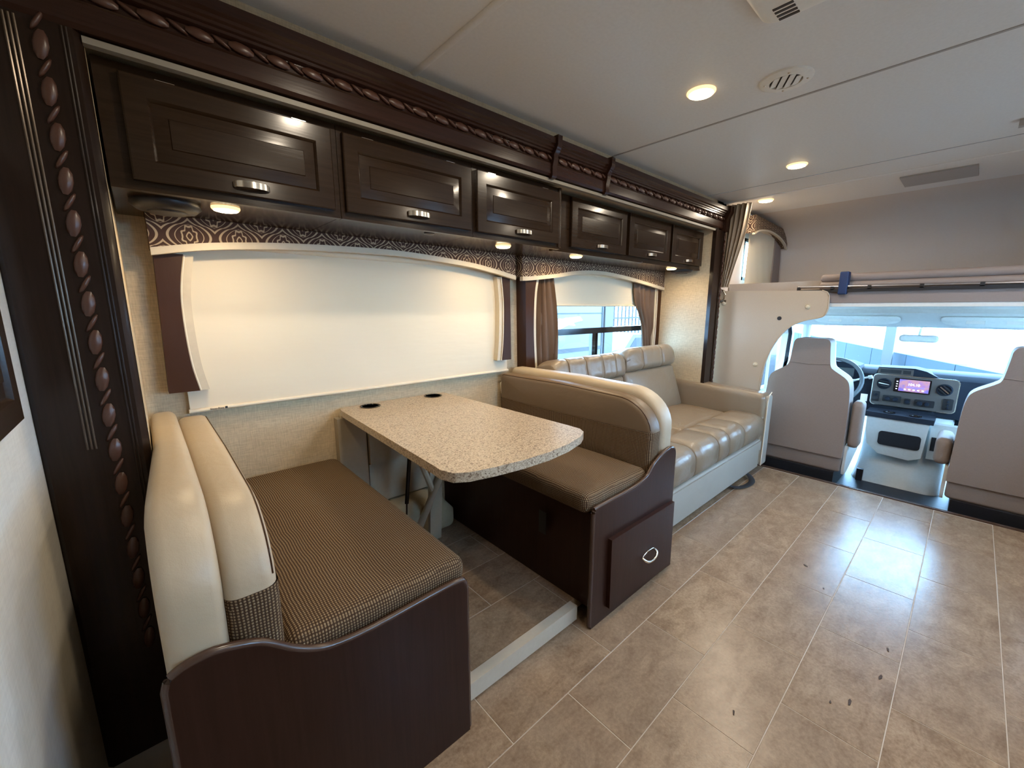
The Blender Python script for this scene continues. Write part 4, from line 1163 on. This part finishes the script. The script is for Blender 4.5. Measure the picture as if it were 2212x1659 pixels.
# ---- seats
def cab_seat(yc, lb, arm_side, cut=None):
    s = thing('cab_seat', lb, 'seat', (3.95, yc, ZF), 'two cab seats')
    half = [(0, 1.028), (.085, 1.028), (.112, 1.005), (.118, .96), (.132, .835), (.16, .80), (.235, .745), (.258, .69), (.268, .58), (.272, .40), (.275, .17), (.20, .155), (0, .15)]
    pts = spline([(a, b, 0) for a, b in half[:6]], 4)[:-1]+spline([(a, b, 0) for a, b in half[5:11]], 4)
    right = [(p[0], p[1]) for p in pts]+[(.275, .155)]
    poly = [(yc-a, b) for a, b in right]+[(yc+a, b) for a, b in right[::-1]]
    link('backrest', prism(B(), poly, 0, 3.745, 3.90), 'cabseat', s, bev=.032, seg=4, smooth=75)
    link('front_pad', prism(B(), [(yc+(a-yc)*.97, b-.004) for a, b in poly], 0, 3.84, 3.95), 'cabseat_side', s, bev=.04, seg=4, smooth=75)
    bm = B(); tube(bm, [(3.744, yc-.13, .845), (3.742, yc, .835), (3.744, yc+.13, .845)], .0025, 6); link('seam', bm, 'cabseat', s)
    link('seat_cushion', rbox(B(), 3.80, 4.32, yc-.25, yc+.25, .17, .36, (.06, .06, .06), sub=(12, 12, 8)), 'cabseat', s, smooth=80)
    link('skirt', rbox(B(), 3.765, 3.86, yc-.27, yc+.27, .035, .165, (.02, .03, .02), sub=(8, 12, 8)), 'cabseat', s, smooth=80)
    for sd in (-1, 1):
        bm = B(); prism(bm, [(3.78, .06), (3.80, .02), (3.90, .02), (4.25, .12), (4.30, .24), (3.95, .26), (3.80, .24)], 1, yc+sd*.275, yc+sd*.292)
        link('side_shield', bm, 'cab_grey', s, bev=.006)
    link('pedestal', bx(3.74, 4.25, yc-.24, yc+.24, ZF+.001, .04), 'black', s, bev=.01)
    bm = B(); box(bm, 3.70, 4.3, yc-.22, yc-.18, ZF+.001, ZF+.03); box(bm, 3.70, 4.3, yc+.18, yc+.22, ZF+.001, ZF+.03); link('seat_track', bm, 'blackgloss', s)
    ya = yc+arm_side*.315
    if arm_side < 0: link('armrest', rbox(B(), 3.79, 3.92, ya-.035, ya+.035, .235, .585, (.03, .025, .04), sub=(8, 8, 12)), 'cabseat', s, smooth=80)
    else: link('armrest', rbox(B(), 3.80, 4.10, ya-.04, ya+.04, .24, .42, (.03, .03, .04), sub=(10, 8, 10)), 'cabseat', s, smooth=80)
    return s
cab_seat(.797, 'driver seat seen from behind, beside the steering wheel and padded panel', -1)
cab_seat(-.288, 'passenger seat seen from behind, cut by the right edge of the view', 1)
tg = link('hanging_tag', bx(4.10, 4.104, .475, .515, .545, .60), 'white_pl', None); tag(tg, 'small white tag beside the armrest of the driver seat', 'tag')

# ================================================================== OUTSIDE
g = link('ground', bx(-8, 40, -30, 30, -1.0, -.85), 'ext_ground', None, kind='structure')
# long concrete barrier crossing ahead of the windshield, line fitted from (15.3, 2.9) to (8.5, -.5)
bw = struct('wall_outdoor', (11.8, 1.05, -.85))
A = Vector((19.5, 5.0, 0)); Bv = Vector((7.4, -1.1, 0)); d = (Bv-A).normalized(); nn = Vector((-d.y, d.x, 0)); L = (Bv-A).length
k = 0; t = 0
while t < L-.1:
    e = min(t+1.55, L); p0 = A+d*(t+.012); p1 = A+d*(e-.012)
    bm = B(); hull_quad(bm, [(p0.x, p0.y, -.85), (p1.x, p1.y, -.85), (p1.x, p1.y, .35), (p0.x, p0.y, .35)], [(p0.x+nn.x*.15, p0.y+nn.y*.15, -.85), (p1.x+nn.x*.15, p1.y+nn.y*.15, -.85), (p1.x+nn.x*.15, p1.y+nn.y*.15, .35), (p0.x+nn.x*.15, p0.y+nn.y*.15, .35)])
    link('concrete_panel', bm, 'ext_grey', bw, bev=.01, seg=1); t += 1.55
ps = link('steel_post', bx(11.3, 11.45, 1.03, 1.19, -.85, 3.4), 'ext_post', None); tag(ps, 'steel post rising outside the windshield', 'post', 'outdoor posts')
ps = link('steel_post', bx(10.6, 11.2, 3.05, 3.35, -.85, 3.4), 'ext_post', None); tag(ps, 'broad post at the left edge of the windshield view', 'post', 'outdoor posts')
# neighbour motorhome seen through the sofa window
nv = thing('parked_motorhome', 'pale motorhome side seen through the left of the sofa window', 'vehicle', (4.0, 4.2, -.85))
link('body_side', bx(.2, 5.53, 4.0, 6.3, -.35, 2.6), 'ext_white', nv, bev=.03)
link('body_line', bx(.2, 5.535, 3.994, 4.0, 1.17, 1.185), 'ext_dark', nv)
link('body_line', bx(.2, 5.535, 3.994, 4.0, .60, .66), 'ext_dark', nv)
link('corner_trim', bx(5.515, 5.55, 3.99, 4.02, -.3, 2.6), 'ext_dark', nv)
bm = B(); prism(bm, [(4.3, .98), (4.62, 1.11), (4.95, 1.13), (5.02, 1.07), (4.75, 1.03), (4.5, .95)], 1, 3.988, 3.999); link('decal_stripe', bm, 'white_pl', nv)
for x in (1.2, 4.5): link('wheel', lathe(B(), [(.38, -.1), (.42, -.05), (.42, .1), (.30, .12)], (x, 4.1, -.43), 1, 20), 'ext_dark', nv, smooth=50)
ps = link('steel_post', bx(5.75, 5.98, 4.1, 4.3, -.85, 3.2), 'ext_post', None); tag(ps, 'grey post right of the parked motorhome, through the sofa window', 'post', 'outdoor posts')
cv_ = thing('parked_car', 'dark and white car beyond the post, low in the sofa window', 'vehicle', (8.4, 5.6, -.85))
bm = B(); prism(bm, [(7.2, -.45), (10.8, -.45), (10.9, .05), (10.2, .15), (9.6, .62), (8.4, .66), (7.9, .2), (7.2, .1)], 1, 5.2, 6.8)
link('car_body', bm, 'ext_white', cv_, bev=.06, seg=3)
bm = B(); prism(bm, [(8.1, .2), (10.0, .2), (9.5, .56), (8.5, .58)], 1, 5.19, 5.21); link('car_window', bm, 'ext_dark', cv_)
for x in (7.9, 10.2): link('wheel', lathe(B(), [(.32, -.1), (.36, -.05), (.36, .1), (.2, .12)], (x, 5.25, -.49), 1, 20), 'ext_dark', cv_, smooth=50)
fn_ = thing('railing', 'thin dark railing far behind the post in the sofa window', 'fence', (11, 8, -.85))
for k in range(14): link('baluster', bx(10.4+k*.22, 10.44+k*.22, 8.0, 8.04, -.85, 1.45), 'ext_dark', fn_)
for z in (1.45, .9): link('rail', bx(10.2, 13.6, 7.99, 8.05, z, z+.06), 'ext_dark', fn_)

# ---- small dark flecks lying on the vinyl floor
for i, (x, y, a, l_) in enumerate(((1.24, .34, .3, .009), (1.554, .104, .1, .013), (1.749, .052, 0, .013), (1.509, .146, .2, .007), (2.301, .396, .9, .014), (2.163, .295, .2, .008), (1.924, .051, .1, .011))):
    bm = B(); n = 7; ring = []
    for k in range(n):
        t = 2*PI*k/n; r_ = 1+.3*math.sin(k*2.1+i)
        p = Vector((l_*r_*math.cos(t), l_*.35*r_*math.sin(t), 0)); p.rotate(Matrix.Rotation(a, 3, 'Z')); ring.append((x+p.x, y+p.y))
    o = link('floor_fleck', prism(bm, ring, 2, .0002, .0022), 'edge_dark', None)
    tag(o, ['dark fleck lying nearest the dinette step on the tile floor', 'longer dark fleck right of a tiny one, low on the floor', 'dark fleck lying on the floor between the lowest pair and the bluish glare',
            'tiny dark fleck just left of a longer one, low on the floor', 'dark fleck on the floor closest to the cab', 'tiny dark fleck lying near the fleck closest to the cab',
            'dark fleck inside the bluish glare on the floor'][i], 'debris', 'dark flecks on the floor')
